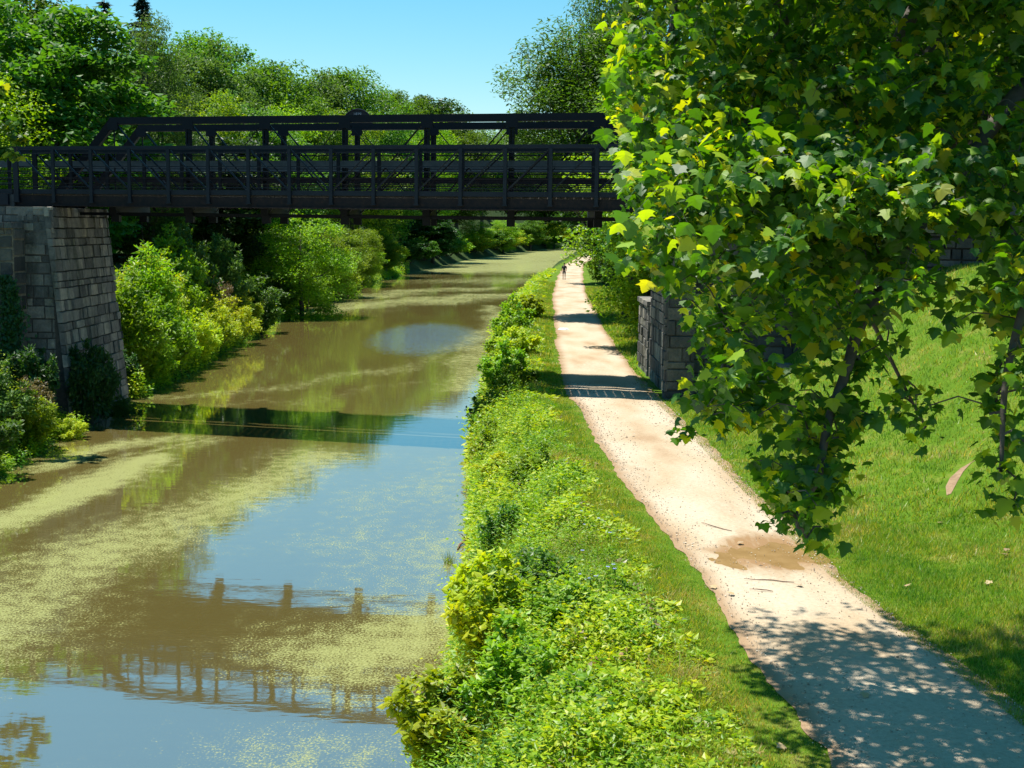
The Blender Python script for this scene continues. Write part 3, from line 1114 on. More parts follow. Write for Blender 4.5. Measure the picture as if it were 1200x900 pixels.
ap2 = thing('approach_railing', 'second railing of the left approach, behind the first, with a grey board along it', 'railing', (0, 0, 0))
mb = MB()
for z in (10.14, 9.95, 9.30, 9.06, 8.86, 8.56):
    beam(mb, B(-12.72, 2.0, z), B(-19.5, 2.0, z), .08, {10.14: .12, 8.56: .17}.get(z, .04))
mb.build('rails', M['iron'], ap2)
mb = MB()
beam(mb, B(-12.72, 2.1, 9.66), B(-19.5, 2.1, 9.66), .06, .26)
mb.build('guard_board', M['board'], ap2)
for i in range(4):
    p = MB()
    q = B(-13.6 - 1.55 * i, 1.9, 0)
    p.box(q[0] - .06, q[0] + .06, q[1] - .035, q[1] + .035, 8.45, 10.08)
    p.build('post', M['iron'], ap2)

# ------------------------------------------------------------------ masonry
def blocks(mb, p0, du, L, z0, z1, out_, batter=0.0, ch=.36, bw=.6, seed=0, jit=.035, depth=.12, zf=None, gap=.018):
    """courses of separate stones laid on a sloping face; zf(s) gives the lowest height at s"""
    rr = np.random.default_rng(seed)
    p0, du, out_ = np.array(p0, float), np.array(du, float), np.array(out_, float)
    z = z0
    while z < z1 - .05:
        h = min(ch * rr.uniform(.6, 1.4), z1 - z)
        if z1 - z - h < .12:
            h = z1 - z
        s_ = -rr.uniform(0, bw * .5)
        while s_ < L:
            wd = bw * rr.choice([.5, .8, 1.0, 1.3, 1.8]) * rr.uniform(.85, 1.15)
            a, b_ = max(s_, 0), min(s_ + wd, L)
            s_ += wd
            if b_ - a < .06:
                continue
            if zf is not None and z + h < zf((a + b_) / 2) - .3:
                continue
            e = rr.normal(0, jit * .5) + jit
            q = []
            for face in (0, 1):
                ins = gap / 2 if face == 0 else gap / 2 + .02
                for (ss, zz) in ((a + ins, z + ins), (b_ - ins, z + ins), (b_ - ins, z + h - ins), (a + ins, z + h - ins)):
                    ss2 = ss + rr.normal(0, .008)
                    zz2 = zz + rr.normal(0, .008)
                    base = p0 + du * ss2 + np.array([0, 0, zz2]) - out_ * batter * (zz2 - z0)
                    q.append(base + out_ * ((e if face else -depth)))
            mb.hexa(q)
        z += h


AL = thing('stone_abutment', 'tall battered stone abutment carrying the left ends of both bridges', 'abutment', (-17.5, 50, 0))
AL.location = (0, 0, 0)
bx0, by0, by1 = -16.1, 46.7, 53.5
mb = MB()
bt = .095
mb.hexa([(-27, by0 + .1, -1), (bx0 + .05, by0 + .1, -1), (bx0 + .05, by1 - .05, -1), (-27, by1 - .05, -1),
         (-27, by0 + .1, 8.0), (bx0 - bt * 9 - .0, by0 + .1, 8.0), (bx0 - bt * 9, by1 - .05, 8.0), (-27, by1 - .05, 8.0)])
mb.build('core', M['mortar_dark'], AL)
mb = MB()
blocks(mb, (bx0, by0, -.6), (0, 1, 0), by1 - by0, 0, 8.6, (1, 0, 0), bt, .36, .46, 41, gap=.008, jit=.05)
AL2 = mb.build('canal_face', M['stone_pale'], AL)
mb = MB()
mb2 = MB()
blocks(mb, (-27, by0 + .1, -.6), (1, 0, 0), 10.2, 7.2, 8.6, (0, -1, 0), 0, .42, .8, 42)
blocks(mb, (-18.0, by0 + .1, -.6), (1, 0, 0), 1.25, 0, 8.6, (0, -1, 0), 0, .36, .5, 46)
mb.build('upper_courses', M['stone_pale'], AL)
# front wing of the left abutment, lower, with wide joints
WL = thing('wing_wall', 'lower dark stone wing wall with pale mortar joints, ivy hanging down its face beside the left abutment', 'wall', (0, 0, 0))
mb = MB()
mb.box(-28, -17.75, 45.62, by0 - .02, -.5, 7.22)
mb.build('core', M['mortar'], WL)
mb = MB()
blocks(mb, (-28, 45.6, -.3), (1, 0, 0), 10.25, 0, 7.5, (0, -1, 0), 0, .46, 1.0, 43, gap=.05)
blocks(mb, (-17.75, 45.62, -.3), (0, 1, 0), 1.05, 0, 7.5, (1, 0, 0), 0, .46, .8, 44, gap=.05)
mb.build('facing', M['stone_dark'], WL)
mb = MB()
xx = -28
while xx < -17.8:
    wdt = min(random.uniform(.9, 1.6), -17.7 - xx)
    mb.hexa([(xx, 45.48, 7.22), (xx + wdt - .02, 45.48, 7.22), (xx + wdt - .02, by0 - .06, 7.22), (xx, by0 - .06, 7.22),
             (xx + .02, 45.5, 7.42), (xx + wdt - .04, 45.5, 7.42), (xx + wdt - .04, by0 - .06, 7.42), (xx + .02, by0 - .06, 7.42)])
    xx += wdt
mb.build('coping', M['stone_pale'], WL)
mb = MB()
blocks(mb, (-26.8, 46.35, 7.42), (1, 0, 0), 9.2, 0, .58, (0, -1, 0), 0, .5, .9, 45)

# right abutment
AR = thing('stone_abutment', 'dark stone abutment beside the towpath under the right ends of the bridges', 'abutment', (0, 0, 0))
mb = MB()
mb.box(5.22, 14, 42.2, 48.1, 1.0, 8.0)
mb.build('core', M['mortar_dark'], AR)
mb = MB()
blocks(mb, (5.2, 48.2, 1.7), (0, -1, 0), 5.3, 0, 6.3, (-1, 0, 0), 0.0, .44, .65, 51, gap=.01)
mb.build('towpath_face', M['stone_pale'], AR)
mb = MB()
mb.box(5.06, 5.95, 41.75, 42.3, 1.2, 7.9)
pil = mb.build('corner_pier', M['mortar_dark'], AR)
mb = MB()
blocks(mb, (5.04, 42.32, 1.7), (0, -1, 0), .6, 0, 6.2, (-1, 0, 0), 0, .40, .6, 52, depth=.06, gap=.008)
blocks(mb, (5.04, 41.73, 1.7), (1, 0, 0), .93, 0, 6.2, (0, -1, 0), 0, .40, .6, 53, depth=.06, gap=.008)
mb.build('pier_stones', M['stone_dark'], pil)
mb = MB()
blocks(mb, (5.98, 42.18, 1.7), (1, 0, 0), 4.2, 0, 6.3, (0, -1, 0), 0, .44, .7, 54, gap=.01)
mb.build('near_face', M['stone_dark'], AR)
# far wing beyond the bridge, in the sun
WR = thing('wing_wall', 'low sunlit stone wing wall beyond the bridge along the right edge of the towpath', 'wall', (0, 0, 0))
mb = MB()
mb.box(5.17, 5.9, 48.25, 52.0, 1.2, 4.5)
mb.build('core', M['mortar'], WR)
mb = MB()
blocks(mb, (5.15, 52.0, 1.7), (0, -1, 0), 3.75, 0, 2.85, (-1, 0, 0), 0, .33, .5, 55)
mb.build('facing', M['stone_pale'], WR)
mb = MB()
yy = 48.25
while yy < 51.9:
    l_ = min(random.uniform(.6, 1.0), 52.0 - yy)
    mb.box(5.05, 5.95, yy, yy + l_ - .02, 4.56, 4.74)
    yy += l_
mb.build('coping', M['stone_pale'], WR)
# approach wall to the right of the abutment
RW = thing('retaining_wall', 'long grey stone retaining wall at the top of the lawn behind the sycamore branches', 'wall', (0, 0, 0))
A0 = np.array([10.2, 41.4, 0])
mb = MB()
e0 = np.array([.249, .968, 0])
q = [A0 + e0 * .1, A0 + UD * 46 + e0 * .1, A0 + UD * 46 + e0 * 6, A0 + e0 * 6]
mb.hexa([p + np.array([0, 0, 1.5]) for p in q] + [p + np.array([0, 0, 7.4]) for p in q])
mb.build('core', M['mortar_dark'], RW)
mb = MB()
blocks(mb, A0 + np.array([0, 0, 2.5]), UD, 46, 0, 4.95, -e0, 0, .30, .62, 56, zf=lambda s_: float(gz(*(A0 + UD * s_)[:2])) - 2.5)
mb.build('facing', M['stone_dark'], RW)
mb = MB()
s_ = 0
while s_ < 45:
    l_ = random.uniform(.9, 1.5)
    q = [A0 + UD * s_ - e0 * .14, A0 + UD * (s_ + l_ - .02) - e0 * .14, A0 + UD * (s_ + l_ - .02) + e0 * .5, A0 + UD * s_ + e0 * .5]
    mb.hexa([p + np.array([0, 0, 7.45]) for p in q] + [p + np.array([0, 0, 7.62]) for p in q])
    s_ += l_
mb.build('coping', M['stone_pale'], RW)
mb = MB()
q = [B(12.5, -.4, 0), B(60, -.4, 0) + e0 * .0, B(60, 7.5, 0), B(12.5, 7.5, 0)]
mb.hexa([p + np.array([0, 0, 8.02]) for p in q] + [p + np.array([0, 0, 8.44]) for p in q])
tag(mb.build('road', M['asphalt']), 'narrow asphalt approach road on top of the right abutment', 'road', kind='structure')
mb = MB()
q = [B(-12.55, -.1, 0), B(-12.55, 7.5, 0), B(-60, 7.5, 0), B(-60, -.1, 0)]
mb.hexa([p + np.array([0, 0, 8.005]) for p in q] + [p + np.array([0, 0, 8.44]) for p in q])
tag(mb.build('road', M['asphalt']), 'narrow asphalt approach road on top of the left abutment', 'road', kind='structure')
# low stone step in front of the right abutment
mb = MB()
for (x, y, z, a, b_, c_) in ((7.9, 41.2, 1.9, .9, .5, .9), (8.9, 41.1, 1.9, 1.0, .55, 1.3), (7.2, 41.25, 1.9, .5, .45, .45)):
    mb.box(x - a / 2, x + a / 2, y - b_ / 2, y + b_ / 2, z - .3, z + c_)
st = mb.build('stone_steps', M['stone_pale'])
tag(st, 'stepped stone blocks at the foot of the right abutment, half hidden by leaves', 'steps')

# ------------------------------------------------------------------ woodland on the left bank
def tree_px(key, px, ytop, Y, label, group=None, wide=None, rot=None):
    q = at_depth(px, ytop, Y)
    return place_tree(key, q[0], Y, q[2], label, group, wide, rot)


GW = 'trees of the wooded slope beyond the bridge'
tree_px('broad', 62, 14, 75, 'big dark broadleaf tree rising behind the left end of the footbridge', GW, 1.15)
tree_px('maple', 5, -14, 82, 'tall mid-green tree cut by the left edge of the photo, behind the dark broadleaf', GW, 1.2)
tree_px('yellow', -30, 90, 66, 'bright green low tree at the left edge just behind the approach railing', GW, .8)
tree_px('pale', 172, 26, 86, 'pale feathery tree with a dark forked trunk above the left end of the truss', GW, 1.0)
tree_px('spruce', 166, -8, 128, 'dark blue-green spruce with pointed top poking above the pale feathery tree', GW, 1.7)
tree_px('thin_spruce', 122, 4, 120, 'thin sparse spruce beside the thicker spruce', GW, 1.5)
tree_px('oak', 30, 18, 125, 'green oak-like tree on the slope behind the dark broadleaf', GW, 1.3)
tree_px('ash', 95, 28, 135, 'green tree between the dark broadleaf and the two spruces', GW, 1.2)
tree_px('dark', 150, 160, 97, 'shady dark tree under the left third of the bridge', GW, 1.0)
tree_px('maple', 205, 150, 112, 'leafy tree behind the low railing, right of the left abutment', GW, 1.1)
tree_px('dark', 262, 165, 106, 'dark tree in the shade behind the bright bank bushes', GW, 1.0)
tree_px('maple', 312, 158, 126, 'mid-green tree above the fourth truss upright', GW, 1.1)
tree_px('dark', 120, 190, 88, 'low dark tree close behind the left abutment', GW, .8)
sky = [(212, 44, 150, 'oak', 'tallest rounded oak-like tree right of the pale feathery tree'),
       (246, 62, 142, 'elm', 'grey-green tree on the skyline above the first truss upright'),
       (274, 56, 165, 'maple', 'dark rounded crown a little above its skyline neighbours, left of the truss centre'),
       (306, 76, 160, 'oak', 'yellowish-green tree on the skyline above the second truss upright'),
       (334, 84, 195, 'ash', 'small crowned tree on the skyline between second and third truss uprights'),
       (362, 92, 205, 'elm', 'pale grey-green tree on the falling skyline left of the name plate'),
       (392, 84, 215, 'oak', 'broad green tree on the skyline directly left of the name plate'),
       (418, 94, 225, 'maple', 'deep green tree on the skyline right above the name plate'),
       (446, 106, 235, 'ash', 'tree on the skyline just right of the name plate'),
       (474, 110, 300, 'oak', 'distant tree on the skyline two panels left of the sky gap'),
       (500, 116, 310, 'dark', 'small dark tree on the low end of the skyline'),
       (524, 124, 325, 'ash', 'last pale tree of the skyline before the sky gap'),
       (240, 112, 122, 'yellow', 'bright lower tree in front of the skyline, above the first truss upright'),
       (285, 118, 130, 'elm', 'grey-green lower tree between the first and second truss uprights'),
       (325, 128, 150, 'yellow', 'bright lower tree between the second and third truss uprights'),
       (368, 124, 165, 'ash', 'lower tree just left of the near central upright of the truss'),
       (412, 132, 185, 'yellow', 'bright lower tree showing through the truss right below the name plate'),
       (455, 140, 205, 'maple', 'green lower tree showing through the truss right of the name plate'),
       (500, 146, 260, 'yellow', 'bright lower tree showing through the truss panel below the small dark skyline tree'),
       (536, 150, 300, 'oak', 'lower green tree seen through the truss at the edge of the sky gap'),
       (566, 152, 380, 'ash', 'far tree whose top just clears the truss chord under the sky gap'),
       (600, 150, 420, 'oak', 'far green tree seen through the truss at the bend of the canal'),
       (640, 146, 440, 'maple', 'far tree at the canal bend behind the dark feathery locust'),
       (690, 140, 430, 'oak', 'far tree beyond the end of the towpath')]
for px, yt, Y, key, lab in sky:
    q = at_depth(px, yt, Y)
    hgt = q[2] - float(gz(q[0], Y))
    tree_px(key, px, yt, Y, lab, GW, max(hgt / 16 * .9, .85))

# small trees and bushes along the left waterline
GB = 'bushes along the left waterline'
tree_px('yellow', 352, 252, 103, 'rounded leafy small tree on the left bank, biggest of the waterside greenery', GB, .72)
tree_px('maple', 322, 268, 112, 'darker small tree behind the rounded waterside tree', GB, .6)
tree_px('yellow', 392, 268, 132, 'light green small tree right of the rounded waterside tree', GB, .55)
tree_px('yellow', 424, 270, 156, 'light green small tree on the left bank, next to the dark overhanging one', GB, .55)
tree_px('ash', 452, 276, 182, 'soft green small tree touching the dark overhanging tree', GB, .6)
tree_px('dark', 507, 252, 234, 'dark spreading tree hanging low over the far water', GB, 1.05)
tree_px('yellow', 556, 260, 305, 'bright small tree right of the dark overhanging tree', GB, .8)
tree_px('yellow', 590, 258, 345, 'bright bushy tree on the far bank at the start of the bend', GB, .85)
tree_px('ash', 622, 256, 395, 'green bushy tree on the far bank in the middle of the bend', GB, .95)
tree_px('yellow', 650, 252, 440, 'bright bushy tree on the far bank where the canal vanishes', GB, 1.0)
far_b = [(1.2, 100, 'b_mid', 'mid-green'), (1.4, 110, 'b_bright', 'bright'), (1.5, 124, 'b_mid', 'mid-green'), (1.2, 133, 'b_yellow', 'yellow-green'), (2.5, 138, 'b_dark', 'dark'),
         (1.6, 150, 'b_bright', 'bright'), (2.2, 158, 'b_mid', 'mid-green'), (1.5, 166, 'b_yellow', 'yellow-green'), (2.0, 176, 'b_bright', 'bright'), (1.6, 188, 'b_mid', 'mid-green'),
         (1.8, 198, 'b_yellow', 'yellow-green'), (2.0, 212, 'b_dark', 'dark'), (2.0, 226, 'b_mid', 'mid-green'), (2, 246, 'b_dark', 'dark'), (2, 262, 'b_mid', 'mid-green'),
         (2, 280, 'b_bright', 'bright'), (2, 298, 'b_yellow', 'yellow-green'), (2, 318, 'b_bright', 'bright'), (2, 338, 'b_mid', 'mid-green'), (2, 360, 'b_yellow', 'yellow-green'),
         (2, 382, 'b_bright', 'bright'), (2, 405, 'b_mid', 'mid-green'), (2, 430, 'b_bright', 'bright'), (2, 458, 'b_yellow', 'yellow-green'), (2, 490, 'b_mid', 'mid-green'), (2, 530, 'b_bright', 'bright')]
for d_, y_, k_, c_ in far_b:
    sc_ = 1 + max(0, y_ - 150) / 160
    place_bush(k_, float(XL(y_)) - d_ * (.6 + .4 * sc_), y_, random.uniform(2.6, 3.6) * sc_ ** .7, random.uniform(2.4, 3.2) * sc_, c_ + ' low bush along the far left waterline', 'low ' + c_ + ' bushes of the far left waterline')
bl = [('b_tall', -17.3, 57.5, 4.7, 1.7, 'tall bright weedy bush against the right edge of the left abutment'),
      ('b_bright', -16.9, 61, 3.5, 1.7, 'bright leafy bush at the water just past the left abutment'),
      ('b_tall', -18.2, 63, 5.0, 1.7, 'tall bright bush standing behind the first waterside bush'),
      ('b_yellow', -17.1, 66.5, 3.0, 1.9, 'yellow-green spreading bush, first of the yellow ones along the bank'),
      ('b_bright', -18.8, 69, 4.4, 2.0, 'bright bush on the bank behind the first yellow bush'),
      ('b_yellow', -17.5, 72.5, 3.3, 2.0, 'yellow-green bush in the middle of the bright bank'),
      ('b_mid', -19.8, 76, 5.2, 2.2, 'darker green tall bush above the yellow bushes'),
      ('b_yellow', -17.6, 79, 2.9, 2.0, 'yellow-green bush leaning out to the water near the rounded small tree'),
      ('b_grey', -19.4, 84, 5.0, 2.2, 'grey-green feathery bush left of the rounded small tree'),
      ('b_rust', -18.4, 80.5, 3.6, 1.0, 'bush with rusty brown seed heads among the yellow bushes'),
      ('b_mid', -17.9, 88, 3.4, 2.0, 'low mid-green bush under the rounded small tree'),
      ('b_bright', -18.9, 118, 3.5, 2.4, 'low bright bush at the water under the light green small trees'),
      ('b_yellow', -19.7, 142, 4.0, 3.0, 'low yellowish bush on the waterline right of the light green small trees'),
      ('b_bright', -16.7, 58.6, 2.2, 1.3, 'low bright bush at the water beside the tall weedy one'),
      ('b_bright', -17.0, 64.0, 2.4, 1.4, 'low bright bush between the first waterside bush and the first yellow one'),
      ('b_yellow', -17.2, 70.0, 2.2, 1.4, 'low yellow-green bush touching the water under the bright bank bush'),
      ('b_yellow', -18.7, 66.0, 4.6, 2.0, 'tall yellow-green bush, highest of the yellow ones'),
      ('b_bright', -19.6, 73.0, 5.2, 2.2, 'tall bright bush behind the yellow bushes in the middle of the bank'),
      ('b_bright', -17.9, 76.0, 2.2, 1.6, 'low bright bush at the water before the leaning yellow bush'),
      ('b_yellow', -18.2, 84.5, 2.6, 1.8, 'low yellow-green bush left of the rounded small tree'),
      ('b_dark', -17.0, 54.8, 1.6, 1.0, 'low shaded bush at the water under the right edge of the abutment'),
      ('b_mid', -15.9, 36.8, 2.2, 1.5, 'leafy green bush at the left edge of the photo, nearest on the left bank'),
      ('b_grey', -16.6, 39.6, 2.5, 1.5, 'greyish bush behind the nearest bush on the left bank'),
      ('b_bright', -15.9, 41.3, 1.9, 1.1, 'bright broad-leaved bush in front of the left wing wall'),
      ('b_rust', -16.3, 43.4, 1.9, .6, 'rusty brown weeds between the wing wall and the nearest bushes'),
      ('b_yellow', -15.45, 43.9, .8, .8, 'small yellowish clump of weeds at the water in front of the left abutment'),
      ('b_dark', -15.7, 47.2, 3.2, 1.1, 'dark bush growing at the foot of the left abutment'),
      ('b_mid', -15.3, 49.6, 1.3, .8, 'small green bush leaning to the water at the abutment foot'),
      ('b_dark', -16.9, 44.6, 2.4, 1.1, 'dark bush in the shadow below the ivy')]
for key, x, y, h, r, lab in bl:
    place_bush(key, x, y, h, r, lab, GB, cat='bush')

# ivy on the wing wall
rng = np.random.default_rng(61)
n = 2600
px_ = rng.normal(0, .38, n)
hz_ = rng.uniform(0, 1, n)
px_ = px_ * (.5 + .8 * hz_) + .25 * np.sin(hz_ * 5)
P_ = np.stack([-17.95 + px_ * .7, 45.5 - rng.uniform(.0, .22, n), 5.6 - 4.6 * hz_], -1)
t, s, nn = frames(n, rng, .5, 1.4, az=rng.normal(-pi / 2, .7, n))
ln = .15 * rng.uniform(.6, 1.3, n)
V, F = diamonds(P_, t, s, nn, ln, ln * .8, .1)
tag(link('ivy', np_mesh('ivy', V, F, False, [M['leaf_dark']])), 'dark ivy hanging in a strip down the left wing wall', 'ivy')

# ------------------------------------------------------------------ right side beyond the bridge
V, F, mb = broadleaf(16, H=17, rx=5.0, base=.30, n_cl=330, per=110, leaf=.26, clump=.062, droop=.1, aspect=.35, limbs=45, flat=.8, lean=4.5)
PH['locust_lean'] = float(np.percentile(V[:, 2], 99.5))
PROTO['locust_lean'] = ('locust_tree', np_mesh('crown', V, F, False, [M['leaf_mid']]), mb.mesh('trunk', M['bark'], True))
GR = 'trees along the right of the towpath'
place_tree('locust_lean', 7.2, 80, 19.3, 'dark feathery locust leaning over the towpath beyond the right end of the truss', GR, 1.25, rot=pi)
place_tree('locust_lean', 9.4, 92, 24.5, 'taller feathery locust behind the leaning one, touching the sycamore leaves', GR, 1.0, rot=pi * .9)
place_tree('yellow', 7.4, 60, 14.6, 'bright green tree close behind the right end of the truss', GR, .75)
place_tree('maple', 8.6, 66, 13.5, 'mid-green tree shading the right edge of the towpath beyond the bridge', GR, .8)
place_tree('dark', 9.2, 76, 14, 'dark shady tree over the right of the path, midway to the walker', GR, .8)
place_tree('maple', 9.4, 100, 14, 'low-hanging tree over the path just before the walker', GR, .95)
place_tree('dark', 11.2, 128, 15, 'dark tree hanging over the end of the path beside the walker', GR, 1.1)
place_tree('oak', 15, 150, 18, 'green tree behind the walker where the path bends away', GR, 1.1)
place_tree('oak', 19, 190, 22, 'tree far along the right of the path past the bend', GR, 1.2)
place_tree('maple', 22, 245, 22, 'dense tree on the outside of the path bend, behind the walker', GR, 1.5)
place_tree('dark', 30, 300, 26, 'dark far tree closing the view at the path bend', GR, 1.7)
place_tree('oak', 46, 400, 30, 'far green tree closing the view above the vanishing water', GR, 2.0)
place_tree('maple', 62, 500, 34, 'farthest tree seen under the right end of the bridge', GR, 2.4)
for i, (k, x, y, top, lab) in enumerate([
        ('oak', 13, 57, 20, 'oak-like tree behind the right approach, nearest to the path'),
        ('maple', 18, 55, 22, 'dense tree behind the right approach road, second from the path'),
        ('ash', 23, 58, 23, 'tree behind the retaining wall at the right edge of the photo'),
        ('dark', 16, 68, 26, 'dark tree far behind the sycamore, above the right abutment'),
        ('oak', 24, 72, 28, 'tall tree behind the dense tree at the right approach'),
        ('maple', 30, 66, 26, 'leafy tree beyond the right end of the retaining wall'),
        ('elm', 11.5, 70, 19, 'grey-green tree seen between the sycamore and the feathery locusts')]):
    place_tree(k, x, y, top, lab, GR, 1.2)
GS = 'shrubs on the right of the towpath'
for k, x, y, h, r, lab in [
        ('b_mid', 6.9, 54, 3.6, 1.2, 'leafy shrub just beyond the sunlit wing wall'),
        ('b_dark', 7.1, 58, 4.2, 1.5, 'dark tall shrub second beyond the wing wall'),
        ('b_mid', 7.3, 62.5, 3.8, 1.5, 'mid-green shrub bulging toward the path beyond the wing wall'),
        ('b_mid', 7.7, 68, 4.5, 1.7, 'tall leafy shrub under the bright green tree'),
        ('b_dark', 8.1, 74, 4.5, 1.8, 'dark shrub opposite the long tree shadow on the path'),
        ('b_mid', 8.6, 82, 5, 2.0, 'leafy shrub at the path edge beyond the long tree shadow'),
        ('b_dark', 9.2, 92, 5, 2.2, 'dark shrub below the low-hanging tree'),
        ('b_mid', 9.6, 104, 5, 2.3, 'leafy shrub at the path edge before the walker'),
        ('b_dark', 10.2, 118, 5, 2.4, 'dark shrub leaning over the path near the walker'),
        ('b_bright', 9.2, 130, 3.6, 1.6, 'bright shrub at the right edge of the path beside the walker')]:
    place_bush(k, x, y, h, r, lab, GS)

# ------------------------------------------------------------------ shrubs on the strip between water and path
GT = 'shrubs on the strip between canal and towpath'
for k, x, y, h, r, lab in [
        ('s_big', -.75, 16.6, 1.35, .85, 'bright yellow-green shrub overhanging the water at the bottom of the photo'),
        ('s_big', -.1, 18.6, 1.5, .8, 'bright large-leaved shrub between the overhanging one and the tall yellow-tipped one'),
        ('s_leafy', -.5, 22.6, 1.3, .6, 'leafy upright weed shrub at the water below the dead branches'),
        ('s_leafy', .15, 16.0, 1.2, .8, 'leafy green shrub at the bottom edge beside the yellow-green one'),
        ('s_big', -.2, 20.6, 1.55, .75, 'tall yellow-tipped shrub on the bank above the bottom one'),
        ('s_dark', .45, 19.6, 1.1, .7, 'darker leafy shrub right behind the tall yellow-tipped one'),
        ('s_leafy', .8, 17.6, .7, .6, 'low shrub halfway between the bottom shrubs and the path'),
        ('s_dark', -.05, 26.5, 1.15, .6, 'upright dark green weed shrub in the middle of the strip'),
        ('s_leafy', .6, 29.5, 1.0, .7, 'leafy weed shrub in the middle of the strip, towards the path'),
        ('s_big', -.2, 33.0, 1.0, .7, 'yellowish weed shrub on the bank before the bridge shadow'),
        ('s_leafy', -.5, 38.0, 1.2, .8, 'bright shrub leaning over the water just before the bridge shadow'),
        ('s_dark', -.6, 43.0, 1.5, .9, 'dark shrub on the bank in the shadow of the bridge'),
        ('s_leafy', .2, 45.5, 1.3, .8, 'shaded green shrub under the middle of the bridge deck'),
        ('s_leafy', -.2, 50.0, 2.0, 1.1, 'bright shrub on the strip just beyond the bridge shadow'),
        ('s_big', .2, 56.0, 1.7, 1.0, 'yellow-green bush on the strip, second beyond the bridge'),
        ('s_leafy', -.2, 63.0, 2.0, 1.2, 'bright bush at the water, third beyond the bridge'),
        ('s_leafy', .1, 71.0, 2.4, 1.3, 'tall bright bush at the water, furthest of the strip'),
        ('s_big', .9, 78.0, 1.5, 1.1, 'low yellowish bush next to the furthest bush of the strip')]:
    place_bush(k, x, y, h, r, lab, GT, cat='shrub', name='shrub')


# ------------------------------------------------------------------ undergrowth and grass
def weeds(n_pl, ylo, yhi, seed, leaf, h_lo, h_hi, per):
    rng = np.random.default_rng(seed)
    y = ylo + (yhi - ylo) * rng.uniform(0, 1, n_pl) ** 1.15
    xa, xb = XR(y) - .25, PL(y) - .72
    q = rng.beta(1.0, 1.45, n_pl)
    x = xa + (xb - xa) * q
    patch = fbm(x, y * .6, 71, .30)
    p2 = fbm(x, y * .7, 72, .22)
    p3 = fbm(x, y * .7, 73, .5)
    tall = np.clip(1.25 - 1.2 * q, .16, 1.25) * np.clip(1 + .6 * patch + .45 * p3, .22, 2.2)
    H = rng.uniform(h_lo, h_hi, n_pl) * tall
    sp = np.clip(np.round(1.5 + 1.3 * p2 * 1.3 + rng.normal(0, .6, n_pl)), 0, 3).astype(int)   # species
    lsz = np.array([.75, 1.0, 1.45, .95])[sp]
    aspp = np.array([.26, .5, .62, .38])[sp]
    k = np.repeat(np.arange(n_pl), per)
    n = len(k)
    j = np.tile(np.arange(per), n_pl)
    f = (j + rng.uniform(.2, 1, n)) / per
    az = j * 2.4 + rng.uniform(0, 6.28, n_pl)[k]
    spread = (.03 + .11 * (1 - f)) * np.clip(H[k] / .6, .5, 1.6)
    leanx, leany = rng.normal(0, .16, n_pl), rng.normal(0, .16, n_pl)
    P_ = np.stack([x[k] + np.cos(az) * spread + leanx[k] * f * H[k], y[k] + np.sin(az) * spread + leany[k] * f * H[k],
                   gz(x, y)[k] + H[k] * f], -1)
    ls = leaf * lsz[k] * rng.uniform(.6, 1.4, n_pl)[k] * (1.2 - .6 * f)
    t, s, nn = frames(n, rng, -.5, .7, az=az)
    V, F = diamonds(P_, t, s, nn, ls, ls * aspp[k], .12)
    base = np.array([3, 0, 1, 0])[sp]
    mi = np.where(rng.uniform(0, 1, n_pl) < .3, rng.choice(5, n_pl, p=[.34, .36, .12, .14, .04]), base)[k]
    return V, F, np.repeat(mi, 2)


parts = [weeds(7600, 11, 24, 81, .09, .2, .85, 20), weeds(5600, 23, 42, 82, .115, .2, .95, 16), weeds(3800, 41, 85, 83, .16, .3, 1.05, 13), weeds(1800, 84, 170, 84, .26, .4, .9, 12)]


def spires(n_pl, ylo, yhi, seed):
    rng = np.random.default_rng(seed)
    y = rng.uniform(ylo, yhi, n_pl)
    x = XR(y) + rng.uniform(-.2, 1.3, n_pl)
    H = rng.uniform(.7, 1.7, n_pl)
    per = 34
    k = np.repeat(np.arange(n_pl), per)
    j = np.tile(np.arange(per), n_pl)
    f = (j + .5) / per
    az = j * 2.4 + rng.uniform(0, 6.28, n_pl)[k]
    lx, ly = rng.normal(0, .12, n_pl), rng.normal(0, .12, n_pl)
    P_ = np.stack([x[k] + lx[k] * f * f * H[k], y[k] + ly[k] * f * f * H[k], gz(x, y)[k] + H[k] * f], -1)
    t, s, nn = frames(n_pl * per, rng, -.5, .3, az=az)
    ls = (.17 - .11 * f) * rng.uniform(.8, 1.2, n_pl)[k]
    V, F = diamonds(P_, t, s, nn, ls, ls * .3, .12)
    return V, F, np.repeat(rng.choice([0, 1, 2], n_pl, p=[.5, .3, .2])[k], 2)


parts += [spires(700, 12, 42, 88), spires(360, 42, 100, 89)]
off, Vs, Fs, Ms = 0, [], [], []
for V, F, mi in parts:
    Vs.append(V)
    Fs.append(F + off)
    Ms.append(mi)
    off += len(V)
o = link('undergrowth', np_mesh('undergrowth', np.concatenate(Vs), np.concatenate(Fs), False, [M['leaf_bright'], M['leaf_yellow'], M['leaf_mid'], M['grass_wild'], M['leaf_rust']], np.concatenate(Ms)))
tag(o, 'dense bright weeds and ground plants covering the strip between canal and towpath', 'undergrowth', kind='stuff')


